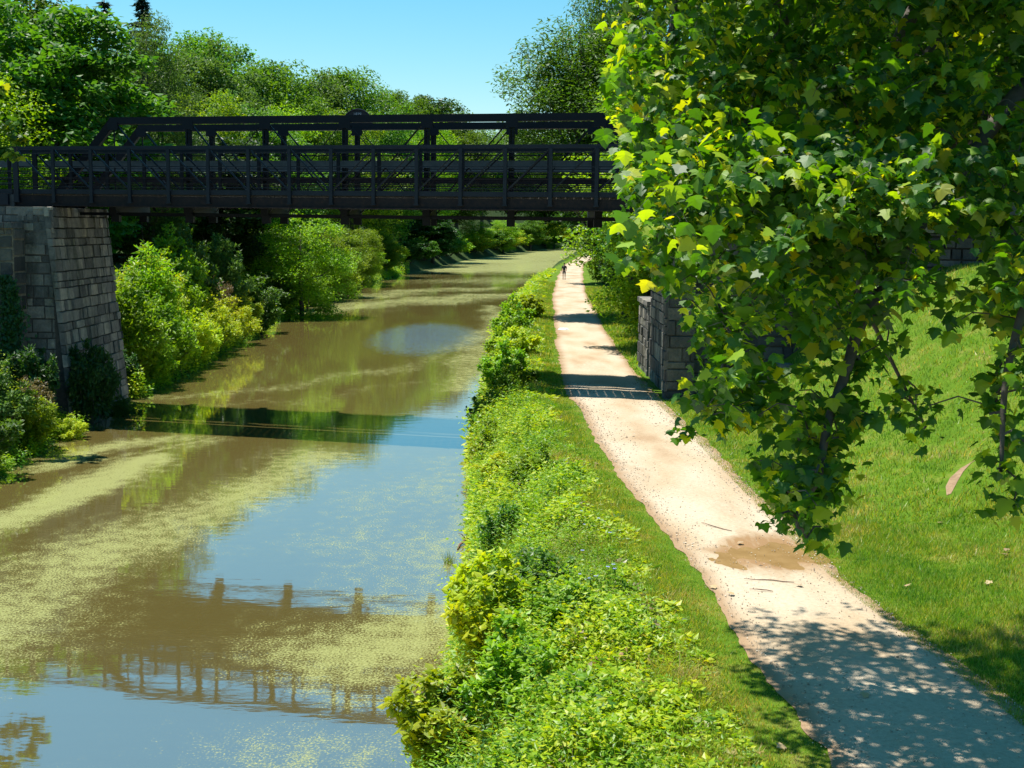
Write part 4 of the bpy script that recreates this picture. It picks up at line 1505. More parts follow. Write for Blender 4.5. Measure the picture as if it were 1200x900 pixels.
rng = np.random.default_rng(79)
parts = []
for n_, ya, yb, lf, hh in ((1500, 34, 46, .13, .9), (5200, 53.8, 105, .17, 1.5), (3000, 104, 200, .26, 2.0)):
    y = rng.uniform(ya, yb, n_)
    q = rng.uniform(0, 1, n_)
    x = XL(y) + .25 - 5.5 * q
    pt_ = fbm(x, y * .6, 74, .16)
    H = rng.uniform(.35, 1, n_) * hh * np.clip(.8 + .5 * pt_ + .4 * q, .3, 1.8)
    per = 26
    k = np.repeat(np.arange(n_), per)
    j = np.tile(np.arange(per), n_)
    f = (j + rng.uniform(.2, 1, len(k))) / per
    az = j * 2.4 + rng.uniform(0, 6.28, n_)[k]
    sprd = (.06 + .22 * (1 - f)) * H[k]
    lx, ly = rng.normal(.12, .2, n_), rng.normal(0, .2, n_)
    P_ = np.stack([x[k] + np.cos(az) * sprd + lx[k] * f * H[k], y[k] + np.sin(az) * sprd + ly[k] * f * H[k], gz(x, y)[k] + H[k] * f], -1)
    t, s, nn = frames(len(k), rng, -.5, .7, az=az)
    ls = lf * rng.uniform(.6, 1.4, n_)[k] * (1.2 - .5 * f)
    V, F = diamonds(P_, t, s, nn, ls, ls * rng.choice([.3, .5], n_)[k], .12)
    mi = np.where(pt_ + rng.normal(0, .5, n_) > .1, 1, 0)
    mi = np.where(rng.uniform(0, 1, n_) < .15, 2, mi)[k]
    parts.append((V, F, np.repeat(mi, 2)))
off, Vs, Fs, Ms = 0, [], [], []
for V, F, mi in parts:
    Vs.append(V)
    Fs.append(F + off)
    Ms.append(mi)
    off += len(V)
o = link('undergrowth', np_mesh('undergrowth', np.concatenate(Vs), np.concatenate(Fs), False, [M['leaf_bright'], M['leaf_yellow'], M['leaf_mid']], np.concatenate(Ms)))
tag(o, 'tangled sunlit weeds spilling down the left bank to the water', 'undergrowth', kind='stuff')


def blades(x, y, h, w, rng, lean=.45):
    n = len(x)
    z = gz(x, y)
    az = rng.uniform(0, 2 * pi, n)
    ln = rng.normal(0, lean, (n, 2)) * h[:, None]
    a = np.stack([x + np.cos(az) * w / 2, y + np.sin(az) * w / 2, z - .01], -1)
    b_ = np.stack([x - np.cos(az) * w / 2, y - np.sin(az) * w / 2, z - .01], -1)
    c = np.stack([x + ln[:, 0], y + ln[:, 1], z + h], -1)
    return np.stack([a, b_, c], 1).reshape(-1, 3)


def grass_obj(name, chunks, mat, label):
    V = np.concatenate(chunks)
    F = np.arange(len(V)).reshape(-1, 3)
    tag(link(name, np_mesh(name, V, F, False, [M[mat]])), label, 'grass', kind='stuff')




# bare strip of soil on the lawn
def on_ground(px_, py_):
    z = PZ
    for _ in range(12):
        q_ = on_plane(px_, py_, z)
        z = .5 * z + .5 * float(gz(q_[0], q_[1]))
    return on_plane(px_, py_, z)


dp = [on_ground(px_, py_) for px_, py_ in ((1112, 580), (1115, 568), (1121, 557), (1132, 546), (1148, 537))]
vv = []
for i_, p in enumerate(dp):
    wdt = (.05, .13, .15, .12, .04)[i_]
    for sg in (-1, -.5, 0, .5, 1):
        x, y = p[0] + sg * wdt, p[1] + sg * wdt * .3
        vv.append((x, y, float(gz(x, y)) + .012))
ff = [(5 * i_ + j_, 5 * i_ + j_ + 1, 5 * i_ + j_ + 6, 5 * i_ + j_ + 5) for i_ in range(4) for j_ in range(4)]
me = bpy.data.meshes.new('bare_soil')
me.from_pydata(vv, [], ff)
me.materials.append(rough_mat('soil', [(.3, (.17, .10, .05)), (.7, (.30, .20, .11))], scale=9, bump=.6))
tag(link('bare_soil', me), 'small curved strip of bare reddish soil on the lawn', 'soil', kind='structure')



def dirt_at(x, y):
    a = [q_[:2] for q_ in dp]
    pts = np.stack([np.ravel(x), np.ravel(y)], -1)
    d = seg_dist(pts, np.array(a)) + .05 * fbm(pts[:, 0], pts[:, 1], 66, 1.5)
    return (1 - smoothstep((d - .12) / .14)).reshape(np.shape(x))


rng = np.random.default_rng(91)
ch = []
for n, ya, yb, h0, w0 in ((170000, 11, 24, .075, .013), (120000, 23, 48, .09, .022)):
    y = rng.uniform(ya, yb, n)
    x = PR(y) - .22 + (rng.uniform(0, 1, n) ** 1.35) * (.60 * y + 1.0 - PR(y) + .5)
    ok = (np.abs(x / y) < .62) & (~((y > 41.4) & (x > 4.9)))
    ok &= dirt_at(x, y) < .35
    x, y = x[ok], y[ok]
    e = smoothstep((x - PR(y) - .1) / .6)
    h = h0 * rng.uniform(.5, 1.5, len(x)) * (.5 + .5 * e) * (1 + .3 * fbm(x, y, 96, .4))
    ch.append(blades(x, y, np.maximum(h, .015), w0 * rng.uniform(.6, 1.4, len(x)), rng))
grass_obj('lawn_grass', ch, 'grass_lawn', 'short sunlit lawn grass to the right of the towpath')
ch = []
for n, ya, yb, h0, w0 in ((60000, 10, 26, .12, .012), (46000, 25, 52, .14, .02), (36000, 50, 130, .18, .045)):
    y = rng.uniform(ya, yb, n)
    q = rng.beta(1.3, 1.2, n)
    x = PL(y) - 1.9 + q * 2.15
    e = np.clip((PL(y) - x + .05) / 1.2, 0.10, 1)
    h = h0 * rng.uniform(.4, 1.6, n) * e * (1 + .4 * fbm(x, y, 97, .5))
    ch.append(blades(x, y, np.maximum(h, .02), w0 * rng.uniform(.6, 1.4, n), rng, .5))
for n, ya, yb, h0, w0 in ((11000, 11, 30, .55, .014), (9000, 30, 75, .65, .022)):
    y = rng.uniform(ya, yb, n)
    q = rng.beta(.8, 1.3, n)
    x = XR(y) - .1 + (PL(y) - .9 - XR(y)) * q
    ok = fbm(x, y * .6, 98, .4) > .05
    x, y, q = x[ok], y[ok], q[ok]
    ch.append(blades(x, y, h0 * rng.uniform(.5, 1.7, len(x)) * np.clip(1.2 - .9 * q, .2, 1.2), w0 * rng.uniform(.6, 1.3, len(x)), rng, .28))
for n, ya, yb, h0, w0 in ((16000, 47, 120, .16, .05),):
    y = rng.uniform(ya, yb, n)
    x = PR(y) - .1 + rng.uniform(0, 1, n) ** 1.3 * 2.2
    ok = ~((y < 52.2) & (x > 5.0))
    x, y = x[ok], y[ok]
    h = h0 * rng.uniform(.4, 1.6, len(x)) * np.clip((x - PR(y) + .2) / .8, .15, 1)
    ch.append(blades(x, y, h, w0 * rng.uniform(.6, 1.4, len(x)), rng, .5))
grass_obj('verge_grass', ch, 'grass_wild', 'longer grass on the verges of the towpath')

# grass tuft standing in the water, dead branches, flowers, fallen leaves
q = on_plane(526, 660, 0)
rng = np.random.default_rng(101)
n = 60
x, y = q[0] + rng.normal(0, .05, n), q[1] + rng.normal(0, .09, n)
Vb = blades(x, y, rng.uniform(.15, .38, n), np.full(n, .014), rng, .3)
Vb[:, 2] = Vb[:, 2] - np.repeat(gz(x, y), 3) - .02
tag(link('grass_tuft', np_mesh('grass_tuft', Vb, np.arange(len(Vb)).reshape(-1, 3), False, [M['grass_lawn']])),
    'small tuft of green grass standing alone in the water near the right bank', 'grass tuft')
for (a, b_, r, lab) in [((536, 644), (562, 618), .035, 'reddish dead branch sticking out of the right bank over the water'),
                        ((530, 683), (556, 678), .03, 'dark dead branch lying flat in the water below the grass tuft'),
                        ((540, 576), (560, 580), .025, 'thin brown stick at the waterline above the reddish branch')]:
    p, q = on_plane(*a, .02), on_plane(*b_, .12)
    mb = MB()
    rr = np.random.default_rng(int(a[0]))
    pts = [p + (q - p) * f + rr.normal(0, .03, 3) * (0 < f < 1) for f in np.linspace(0, 1, 6)]
    mb.tube(pts, [r * .4, r * .8, r, r * 1.1, r, r * .8], 6)
    br = mb.build('dead_branch', M['wood_dead'], None, True)
    tag(br, lab, 'branch')
    mb = MB()
    mb.tube([pts[2], pts[2] + np.array([-.1, .05, .12]), pts[2] + np.array([-.2, .02, .16])], [r * .5, r * .35, r * .1], 5)
    mb.tube([pts[3], pts[3] + np.array([-.05, -.1, .10])], [r * .4, r * .1], 5)
    mb.build('side_twig', M['wood_dead'], br, True)
q = on_plane(545, 706, .5)
fl = thing('wildflower', 'white flat-topped wildflower at the waterline below the dead branches', 'flower', (q[0], q[1], float(gz(q[0], q[1]))))
mb = MB()
hz = .5 - fl.location.z
mb.tube([(0, 0, 0), (.01, 0, hz * .6), (0, 0, hz)], [.008, .006, .005], 5)
mb.build('stem', M['leaf_mid'], fl)
mb = MB()
rr = np.random.default_rng(5)
for k in range(90):
    a, r = rr.uniform(0, 6.28), .11 * rr.uniform(0, 1) ** .5
    x, y = r * cos(a), r * sin(a)
    mb.box(x - .009, x + .009, y - .009, y + .009, hz, hz + .012 + .01 * rr.uniform())
mb.build('flower_head', M['white'], fl)
# blue chicory flowers among the weeds
mb = MB()
first = None
rr = np.random.default_rng(15)
for k in range(14):
    px, py = rr.uniform(650, 740), rr.uniform(595, 680)
    q = on_plane(px, py, 2.3)
    g = float(gz(q[0], q[1]))
    r = thing('wildflower', 'blue chicory flower on a thin stalk among the weeds beside the path', 'flower', (q[0], q[1], g), 'blue chicory flowers in the weeds')
    if first is None:
        s1 = MB()
        s1.tube([(0, 0, 0), (.02, .01, .3), (0, 0, 2.3 - g)], [.006, .005, .003], 4)
        sm_ = s1.mesh('stem', M['leaf_mid'])
        s2 = MB()
        for a in np.arange(0, 6.2, .7):
            s2.add([(0, 0, 2.3 - g), (.028 * cos(a - .25), .028 * sin(a - .25), 2.305 - g), (.034 * cos(a), .034 * sin(a), 2.31 - g), (.028 * cos(a + .25), .028 * sin(a + .25), 2.305 - g)], [(0, 1, 2, 3)])
        fm_ = s2.mesh('flower_head', M['petal_blue'])
        first = True
    link('stem', sm_, r)
    link('flower_head', fm_, r)


# ------------------------------------------------------------------ sycamore
OUT = [(0, 0), (.16, -.05), (.34, -.02), (.56, .10), (.42, .22), (.44, .32), (.66, .52), (.40, .52), (.30, .60), (.18, .84), (0, 1.04)]
OUT = OUT + [(-x, y) for x, y in OUT[-2:0:-1]]
OUTA = np.array(OUT)


def syc_leaves(P_, t, s, n, ln):
    k, mverts = len(P_), len(OUTA) + 1
    loc = np.concatenate([np.array([[0, .34]]), OUTA])
    bend = -.22 * np.abs(loc[:, 0]) ** 1.3 - .16 * (loc[:, 1] - .34) ** 2
    curl = RNG.uniform(-.4, 3.4, k)
    V = (P_[:, None, :] + ln[:, None, None] * (t[:, None, :] * loc[None, :, 1:2] + s[:, None, :] * loc[None, :, 0:1] + n[:, None, :] * (bend[None, :, None] * curl[:, None, None])))
    mo = len(OUTA)
    tri = np.array([(0, 1 + i, 1 + (i + 1) % mo) for i in range(mo)])
    F = (np.arange(k)[:, None, None] * mverts + tri[None]).reshape(-1, 3)
    return V.reshape(-1, 3), F


def in_poly(x, y, poly):
    r = np.zeros(len(x), bool)
    n = len(poly)
    for i in range(n):
        (x1, y1), (x2, y2) = poly[i], poly[(i + 1) % n]
        c = ((y1 > y) != (y2 > y)) & (x < (x2 - x1) * (y - y1) / (y2 - y1 + 1e-9) + x1)
        r ^= c
    return r


def sycamore(name, label, trunk_at, trunk_h, limbs_px, poly, holes, zone, n_tw, per, leaf, seed, group=None, extra=None, sprays=None):
    rng = np.random.default_rng(seed)
    root = thing(name, label, 'tree', (trunk_at[0], trunk_at[1], trunk_at[2]), group)
    T = np.array(trunk_at, float)
    L3 = []
    mb = MB()
    for pts, r0 in limbs_px:
        q = np.array([at_depth(a, b_, c) for a, b_, c in pts])
        base = np.array([T[0], T[1], np.clip(q[0][2] - 1.0, T[2] + 2, T[2] + trunk_h)])
        q = np.vstack([base, q])
        dense = []
        for a, b_ in zip(q[:-1], q[1:]):
            for f in np.linspace(0, 1, 7)[:-1]:
                dense.append(a + (b_ - a) * f)
        dense.append(q[-1])
        dense = np.array(dense)
        dense[1:-1] += rng.normal(0, .035, dense[1:-1].shape)
        for _ in range(2):
            dense[1:-1] = (dense[:-2] + 2 * dense[1:-1] + dense[2:]) / 4
        mb.tube(dense, np.linspace(r0, .012, len(dense)), 7)
        L3.append(dense)
    limbpts = np.concatenate(L3)
    link('limbs', mb.mesh('limbs', M['bark'], True), root).location = -T
    tk = MB()
    tk.tube([T + np.array([0, 0, -.6]), T + np.array([0, 0, .4]), T + np.array([.1, 0, trunk_h * .5]), T + np.array([0, .1, trunk_h + 3])], [.6, .42, .34, .12], 12)
    link('trunk', tk.mesh('trunk', M['bark_pale'], True), root).location = -T
    # twigs
    x0, x1, y0, y1, d0, d1 = zone
    # sprays of twigs: layered clusters with gaps between them
    tpc = 15 if sprays else 10
    ncl = n_tw // tpc
    cx, cy = rng.uniform(x0, x1, ncl * 5), rng.uniform(y0, y1, ncl * 5)
    ok = in_poly(cx, cy, poly)
    for h, keep in holes:
        ok &= ~(in_poly(cx, cy, h) & (rng.uniform(0, 1, len(cx)) > keep))
    cx, cy = cx[ok][:ncl], cy[ok][:ncl]
    dep = d0 + (d1 - d0) * rng.beta(1.1, 1.3, len(cx))
    if sprays:
        dep = np.where(cy < 150, np.maximum(dep, d0 + .9 + 1.2 * (cy > 0)), dep)
        keep_ = (cy < 300) | (rng.uniform(0, 1, len(cy)) < np.clip(1 - (cy - 300) / 260, .38, 1))
        cx, cy, dep = cx[keep_], cy[keep_], dep[keep_]
        for (a, b_, c, m_) in sprays:
            cx = np.append(cx, rng.normal(a, 14, m_))
            cy = np.append(cy, rng.normal(b_, 11, m_))
            dep = np.append(dep, rng.normal(c, .25, m_))
        ok = in_poly(cx, cy, poly)
        cx, cy, dep = cx[ok], cy[ok], dep[ok]
    CC = np.array([at_depth(a, b_, c) for a, b_, c in zip(cx, cy, dep)])
    rad = rng.uniform(.16, .46, len(CC)) * (1 if sprays else .8)
    C = np.repeat(CC, tpc, 0) + rng.normal(size=(len(CC) * tpc, 3)) * np.repeat(rad, tpc)[:, None] * np.array([1, 1, .42])
    pp = np.array([project(c) for c in C])
    ok = in_poly(pp[:, 0], pp[:, 1], poly)
    for h, keep in holes:
        ok &= ~(in_poly(pp[:, 0], pp[:, 1], h) & (rng.uniform(0, 1, len(pp)) > keep))
    if sprays:
        ok &= rng.uniform(0, 1, len(pp)) < np.where(pp[:, 1] < -10, .78, np.clip(1.05 - (pp[:, 1] - 200) / 380, .27, .92))
    C = C[ok]
    tips = []
    for q in L3:
        m_ = len(q)
        for w_ in range(int(m_ * .62), m_):
            for _ in range(2):
                tips.append(q[w_] + rng.normal(0, .13, 3))
    C = np.vstack([C, np.array(tips)])
    if extra is not None:
        C = np.vstack([C, extra(rng)])
    # each twig cluster joins the nearest limb
    tw = MB()
    d2 = np.array([((limbpts - c) ** 2).sum(1).min() for c in C])
    order = np.argsort(d2)
    node = np.empty((len(limbpts) + len(C), 3))
    node[:len(limbpts)] = limbpts
    lvl = np.zeros(len(node))
    m_ = len(limbpts)
    for ci in order:
        c = C[ci]
        dd = ((node[:m_] - c) ** 2).sum(1)
        jj = int(dd.argmin())
        if dd[jj] < 1.2:
            b_ = node[jj]
            r_ = .011 * .72 ** lvl[jj] + .0022
            mid = (b_ + c) / 2 + np.array([0, 0, .15 * math.sqrt(dd[jj])]) + rng.normal(0, .02, 3)
            tw.tube([b_, mid, c], [r_, r_ * .85, r_ * .7], 3)
        node[m_] = c
        lvl[m_] = lvl[jj] + 1
        m_ += 1
    link('twigs', tw.mesh('twigs', M['bark']), root).location = -T
    k = np.repeat(np.arange(len(C)), per)
    n = len(k)
    u = rng.normal(size=(n, 3))
    u /= np.linalg.norm(u, axis=1)[:, None]
    P_ = C[k] + u * (rng.uniform(.03, .22, n))[:, None] * np.array([1, 1, .7])
    caz = rng.uniform(0, 2 * pi, len(C))[k]
    t, s, nn = frames(n, rng, .25, 1.25, az=caz + rng.normal(0, 1.0, n))
    ln = leaf * rng.choice([.45, .75, 1.0, 1.25], n, p=[.22, .3, .3, .18]) * rng.uniform(.85, 1.15, n)
    V, F = syc_leaves(P_, t, s, nn, ln)
    link('crown', np_mesh('crown', V - T, F, False, [M['leaf_syc']]), root)
    return root


poly = [(715, -700), (712, 0), (722, 45), (716, 95), (738, 140), (726, 185), (740, 235), (742, 300), (760, 326), (792, 345), (822, 372), (832, 430), (822, 505), (850, 505),
        (872, 530), (918, 585), (922, 622), (946, 618), (984, 590), (996, 520), (1030, 478), (1062, 470), (1078, 518), (1098, 505), (1104, 470), (1150, 455), (1172, 500), (1146, 590), (1168, 560), (1200, 470),
        (1700, 480), (1700, -700)]
holes = [([(1070, 255), (1165, 265), (1170, 335), (1085, 330)], .12), ([(1000, 330), (1160, 345), (1150, 455), (1010, 460)], .30), ([(830, 250), (850, 250), (850, 380), (830, 390)], .5),
         ([(840, 430), (905, 440), (880, 490), (850, 480)], .3), ([(1010, 400), (1160, 380), (1150, 455), (1000, 500)], .2), ([(905, 380), (935, 375), (930, 440), (908, 445)], .2),
         ([(760, 335), (800, 345), (815, 420), (790, 440)], 0), ([(872, 500), (900, 480), (905, 530), (880, 535)], .1), ([(960, 440), (1000, 430), (990, 480), (965, 500)], .15), ([(1110, 300), (1140, 300), (1140, 340), (1110, 345)], 0),
         ([(880, 280), (910, 285), (905, 310), (885, 305)], .2), ([(1165, 380), (1200, 390), (1200, 440), (1170, 430)], .3)]
limbs = [([(1330, -60, 11.5), (1180, 130, 10.8), (1070, 260, 10), (1005, 400, 9.3), (955, 540, 8.9), (935, 618, 8.8)], .11),
         ([(1300, -260, 12.5), (1100, -40, 11.8), (1010, 130, 11), (950, 230, 10.4), (880, 330, 10), (835, 480, 9.8)], .10),
         ([(1250, -420, 13), (1000, -200, 12.5), (925, -10, 12), (890, 110, 11.5), (845, 210, 11), (770, 300, 11)], .10),
         ([(1200, -500, 14), (950, -320, 13), (820, -90, 12.5), (780, 60, 12), (745, 200, 12)], .09),
         ([(1380, 120, 10), (1240, 260, 9.2), (1185, 400, 8.8), (1172, 560, 8.6)], .08),
         ([(1350, 20, 13), (1200, 120, 12.5), (1100, 180, 12), (1040, 270, 12), (1000, 340, 11.8), (1085, 500, 11.6)], .09),
         ([(1300, -300, 15.5), (1150, -60, 15.5), (1080, 80, 15), (1000, 160, 15), (900, 240, 15)], .10),
         ([(1350, -500, 16.5), (1100, -400, 16.5), (900, -250, 16), (790, -60, 16), (760, 100, 16)], .10)]


def shade_extra(rng):
    n = 430
    x = rng.uniform(.5, 9.5, n)
    y = rng.uniform(12.4, 19.3, n)
    z = rng.uniform(10.9, 14.5, n)
    c = np.repeat(np.stack([x, y, z], -1), 8, 0) + rng.normal(size=(n * 8, 3)) * np.array([.38, .38, .16])
    return c[((c[:, 2] - CAMZ) / c[:, 1] > .19) & (c[:, 0] > .2)]


SPR = [(735, 62, 10.5, 2), (724, 100, 10.2, 2), (748, 150, 10.2, 2), (738, 186, 10, 2), (752, 238, 10, 2), (750, 300, 9.9, 2), (772, 332, 9.8, 2),
       (850, 232, 9.2, 3), (880, 262, 9.1, 3), (925, 205, 9.2, 3), (985, 195, 9.3, 3), (1020, 232, 9.1, 3), (1050, 250, 9.2, 2), (1095, 95, 10, 3), (985, 65, 10.4, 2),
       (905, 330, 9.1, 2), (1000, 310, 9.1, 2), (1110, 345, 9, 2), (1180, 300, 9, 3), (860, 190, 9.6, 2), (1150, 200, 9.4, 3), (835, 400, 9.4, 3), (845, 440, 9.4, 3), (820, 380, 9.6, 2),
       (930, 610, 9.0, 2), (905, 560, 9.0, 3), (960, 570, 9.0, 2), (1160, 575, 8.8, 2), (1180, 520, 8.8, 2), (835, 490, 9.7, 3), (830, 515, 9.7, 2), (1085, 500, 11, 2), (980, 480, 9.2, 3), (900, 500, 9.3, 3), (870, 470, 9.5, 3)]
sycamore('sycamore_tree', 'large sycamore hanging its leafy branches over the towpath and lawn, filling the upper right', (9.6, 12.5, float(gz(9.6, 12.5))), 9, limbs, poly, holes,
         (690, 1650, -520, 650, 8.9, 17.0), 6800, 12, .099, 201, extra=shade_extra, sprays=SPR)
tl = [(-10, 50), (14, 58), (22, 95), (32, 150), (30, 190), (10, 200), (-12, 178), (-60, 190), (-300, 200), (-300, 20)]
q = (-22.5, 41.0, float(gz(-22.5, 41.0)))
sycamore('sycamore_tree', 'sycamore twig of yellow-green leaves reaching in at the left edge before the footbridge railing', q, 8,
         [([(-90, 120, 42), (-30, 110, 42), (6, 100, 42)], .06), ([(-90, 150, 42), (-20, 165, 42), (20, 178, 42)], .05)], tl, [],
         (-220, 45, 40, 205, 41, 43), 95, 8, .24, 202)

# ------------------------------------------------------------------ fallen leaves and twigs
one = syc_leaves(np.zeros((1, 3)), np.array([[0, 1.0, 0]]), np.array([[1.0, 0, 0]]), np.array([[0, 0, -1.0]]), np.array([.11]))
dl = np_mesh('fallen_leaf', one[0], one[1], False, [M['dry_leaf']])
rr = np.random.default_rng(33)
for k, (px, py) in enumerate([(816, 852), (918, 878), (1183, 607), (1183, 616), (1160, 686), (868, 640), (700, 545), (782, 748), (860, 700), (1010, 820), (940, 690), (1100, 585), (1060, 690), (902, 615), (835, 690)]):
    q = on_plane(px, py, PZ)
    z = float(gz(q[0], q[1]))
    q = on_plane(px, py, z)
    z = max(float(gz(q[0], q[1])), PZ + .05 if PL(q[1]) < q[0] < PR(q[1]) else 0)
    onp = PL(q[1]) < q[0] < PR(q[1])
    o = link('fallen_leaf', dl)
    o.location = (q[0], q[1], z + (.012 if onp else .05))
    o.rotation_euler = (rr.normal(0, .2), rr.normal(0, .2), rr.uniform(0, 6.28))
    tag(o, 'dry tan sycamore leaf lying on the gravel' if onp else 'dry tan sycamore leaf lying in the grass', 'leaf', 'fallen leaves on gravel' if onp else 'fallen leaves in grass')
for a, b_, lab in [((872, 678), (930, 682), 'thin dark twig lying on the path just below the puddle'), ((820, 612), (856, 622), 'thin twig lying on the path just above the puddle'),
                   ((880, 690), (905, 692), 'short twig with bark on the path, below the longer twig')]:
    p, q = on_plane(*a, PZ + .055), on_plane(*b_, PZ + .055)
    mb = MB()
    pts = [p + (q - p) * f + np.append(rr.normal(0, .02, 2), 0) for f in np.linspace(0, 1, 6)]
    mb.tube(pts, [.004, .007, .009, .009, .008, .006], 5)
    tag(mb.build('twig', M['wood_dead'], None, True), lab, 'twig')
# loose stones on the gravel
rng = np.random.default_rng(44)
n = 5200
y = 12 + 34 * rng.uniform(0, 1, n) ** 1.5
q = rng.uniform(-.04, 1.04, n)
q = np.where(rng.uniform(0, 1, n) < .45, np.where(q > .5, 1 - .18 * rng.uniform(0, 1, n) ** 1.5, .18 * rng.uniform(0, 1, n) ** 1.5), q)
x = PL(y) + (PR(y) - PL(y)) * q
r = rng.uniform(.005, .014, n) * (1 + .6 * (rng.uniform(0, 1, n) > .93)) * (1 + (y - 12) / 40)
oc = np.array([(1, 0, 0), (0, 1, 0), (-1, 0, 0), (0, -1, 0), (0, 0, .7), (0, 0, -.7)], float)
V = np.stack([x, y, np.full(n, PZ + .036)], -1)[:, None, :] + r[:, None, None] * oc[None] * rng.uniform(.6, 1.2, (n, 6, 3))
F = (np.arange(n)[:, None, None] * 6 + np.array([(0, 1, 4), (1, 2, 4), (2, 3, 4), (3, 0, 4), (1, 0, 5), (2, 1, 5), (3, 2, 5), (0, 3, 5)])[None]).reshape(-1, 3)
tag(link('gravel', np_mesh('gravel', V.reshape(-1, 3), F, False, [rough_mat('pebble', [(.2, (.20, .145, .095)), (.5, (.36, .28, .20)), (.8, (.55, .48, .38))], scale=2, bump=0, island=.9)])),
    'loose small stones scattered over the towpath', 'gravel', kind='stuff')
# crumpled white litter on the far path
q = on_plane(660, 386, PZ + .04)
rr = np.random.default_rng(3)
mb = MB()
ring = [(.32 * cos(a) * rr.uniform(.7, 1.2), .2 * sin(a) * rr.uniform(.7, 1.2), .0) for a in np.arange(0, 6.2, .5)]
top = [(x * .6, y * .6, .07 * rr.uniform(.5, 1.5)) for x, y, z in ring]
nr = len(ring)
mb.add(ring + top + [(0, 0, .06)], [(k, (k + 1) % nr, nr + (k + 1) % nr, nr + k) for k in range(nr)] + [(nr + k, nr + (k + 1) % nr, 2 * nr) for k in range(nr)])
o = mb.build('crumpled_bag', M['white'])
o.location = q
tag(o, 'crumpled whitish bag lying on the left of the path beyond the bridge', 'litter')


# ------------------------------------------------------------------ the walker
def skin(name, verts, edges, radii, mat, parent, sub=2):
    me = bpy.data.meshes.new(name)
    me.from_pydata(verts, edges, [])
    o = bpy.data.objects.new(name, me)
    COL.objects.link(o)
    md = o.modifiers.new('skin', 'SKIN')
    md.use_smooth_shade = True
    for v, r in zip(me.skin_vertices[0].data, radii):
        v.radius = r if hasattr(r, '__len__') else (r, r)
    me.skin_vertices[0].data[0].use_root = True
    o.modifiers.new('sub', 'SUBSURF').levels = sub
    bpy.context.view_layer.update()
    res = bpy.data.meshes.new_from_object(o.evaluated_get(bpy.context.evaluated_depsgraph_get()))
    bpy.data.objects.remove(o)
    res.name = name
    res.materials.clear()
    res.materials.append(mat)
    return link(name, res, parent)


wy_ = 136.0
wx_ = float(PL(wy_)) + .75
wk = thing('person', 'walker in dark clothes far away on the towpath, beside the overhanging dark trees', 'person', (wx_, wy_, PZ + .03))
bv = [(0, 0, .93), (0, 0, 1.12), (0, .02, 1.34), (0, .02, 1.47), (0, .03, 1.54), (0, .04, 1.64), (0, .04, 1.74),
      (-.19, .02, 1.42), (-.25, -.02, 1.16), (-.24, .10, .93), (-.24, .14, .83), (.19, .02, 1.42), (.26, .08, 1.16), (.25, .24, .98), (.25, .30, .90),
      (-.10, .0, .88), (-.10, .16, .50), (-.10, .10, .10), (-.10, .24, .04), (.10, .0, .88), (.10, -.05, .50), (.10, -.26, .14), (.10, -.16, .04)]
be = [(0, 1), (1, 2), (2, 3), (3, 4), (4, 5), (5, 6), (2, 7), (7, 8), (8, 9), (9, 10), (2, 11), (11, 12), (12, 13), (13, 14), (0, 15), (15, 16), (16, 17), (17, 18), (0, 19), (19, 20), (20, 21), (21, 22)]
brd = [(.15, .11), (.135, .10), (.16, .11), (.07, .06), (.055, .055), (.085, .095), (.06, .07), .055, .042, .032, .03, .055, .042, .032, .03, .085, .058, .04, .035, .085, .058, .04, .035]
skin('body', bv, be, brd, M['skin'], wk)
skin('shirt', [bv[0], bv[1], bv[2], (0, .02, 1.44), bv[7], bv[8], bv[11], bv[12]], [(0, 1), (1, 2), (2, 3), (2, 4), (4, 5), (2, 6), (6, 7)], [(.17, .13), (.155, .12), (.18, .13), (.08, .07), .07, .058, .07, .058], M['cloth_dark'], wk)
skin('shorts', [(0, 0, .98), bv[0], bv[15], (-.10, .13, .58), bv[19], (.10, -.04, .58)], [(0, 1), (1, 2), (2, 3), (1, 4), (4, 5)], [(.16, .12), (.165, .125), .10, .085, .10, .085], M['cloth_blue'], wk)
skin('hair', [(0, .0, 1.62), (0, .01, 1.72), (0, .05, 1.78)], [(0, 1), (1, 2)], [(.085, .07), (.095, .09), (.06, .07)], M['hair'], wk)
for p in ((-.10, .16, .045), (.10, -.20, .07)):
    skin('shoe', [(p[0], p[1] - .08, p[2]), (p[0], p[1] + .06, p[2]), (p[0], p[1] + .17, p[2] - .005)], [(0, 1), (1, 2)], [.05, .05, .035], M['cloth_dark'], wk)

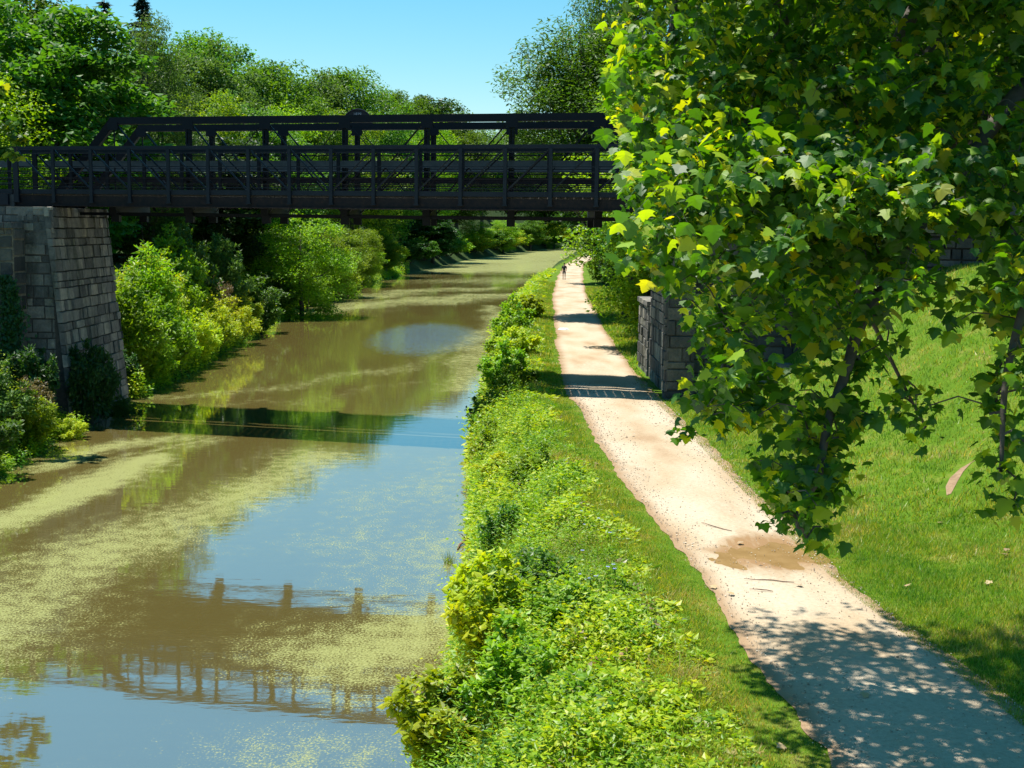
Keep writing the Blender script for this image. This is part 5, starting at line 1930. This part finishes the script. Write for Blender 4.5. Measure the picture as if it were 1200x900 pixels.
# ------------------------------------------------------------------ light, sky, camera
SUN = np.array([-.27, .165, 1.0])
SUN /= np.linalg.norm(SUN)
w = bpy.data.worlds.new('World')
scene.world = w
w.use_nodes = True
nt = w.node_tree
nt.nodes.clear()
sk = nt.nodes.new('ShaderNodeTexSky')
sk.sky_type = 'NISHITA'
sk.sun_disc = False
sk.sun_elevation = math.asin(SUN[2])
sk.sun_rotation = math.atan2(SUN[0], SUN[1])
sk.air_density = 1.0
sk.dust_density = .4
sk.ozone_density = 2.2
hs = nt.nodes.new('ShaderNodeHueSaturation')
hs.inputs['Hue'].default_value = .472
hs.inputs['Saturation'].default_value = 1.42
bg = nt.nodes.new('ShaderNodeBackground')
bg.inputs['Strength'].default_value = .084
wo = nt.nodes.new('ShaderNodeOutputWorld')
nt.links.new(sk.outputs[0], hs.inputs['Color'])
nt.links.new(hs.outputs[0], bg.inputs['Color'])
nt.links.new(bg.outputs[0], wo.inputs['Surface'])
sl = bpy.data.lights.new('sun', 'SUN')
sl.energy = 4.9
sl.angle = radians(.5)
sl.color = (1.0, .95, .86)
so = bpy.data.objects.new('sun', sl)
COL.objects.link(so)
from mathutils import Vector, Matrix
so.rotation_euler = Vector(SUN).to_track_quat('Z', 'Y').to_euler()
so.location = (-20, 10, 60)

cd = bpy.data.cameras.new('camera')
cd.sensor_width = 36
cd.lens = FPX / 1200 * 36
cd.clip_start = .1
cd.clip_end = 6000
co = bpy.data.objects.new('camera', cd)
COL.objects.link(co)
mw = Matrix.Identity(4)
for r in range(3):
    for c in range(3):
        mw[r][c] = CM[r, c]
mw.translation = Vector(CP)
co.matrix_world = mw
scene.camera = co
scene.view_settings.view_transform = 'Standard'
scene.view_settings.look = 'None'
scene.view_settings.exposure = .92
scene.view_settings.gamma = 1.0
scene.render.engine = 'CYCLES'
scene.cycles.use_denoising = True
scene.cycles.max_bounces = 7
scene.cycles.diffuse_bounces = 1
scene.cycles.transmission_bounces = 4
scene.cycles.glossy_bounces = 3
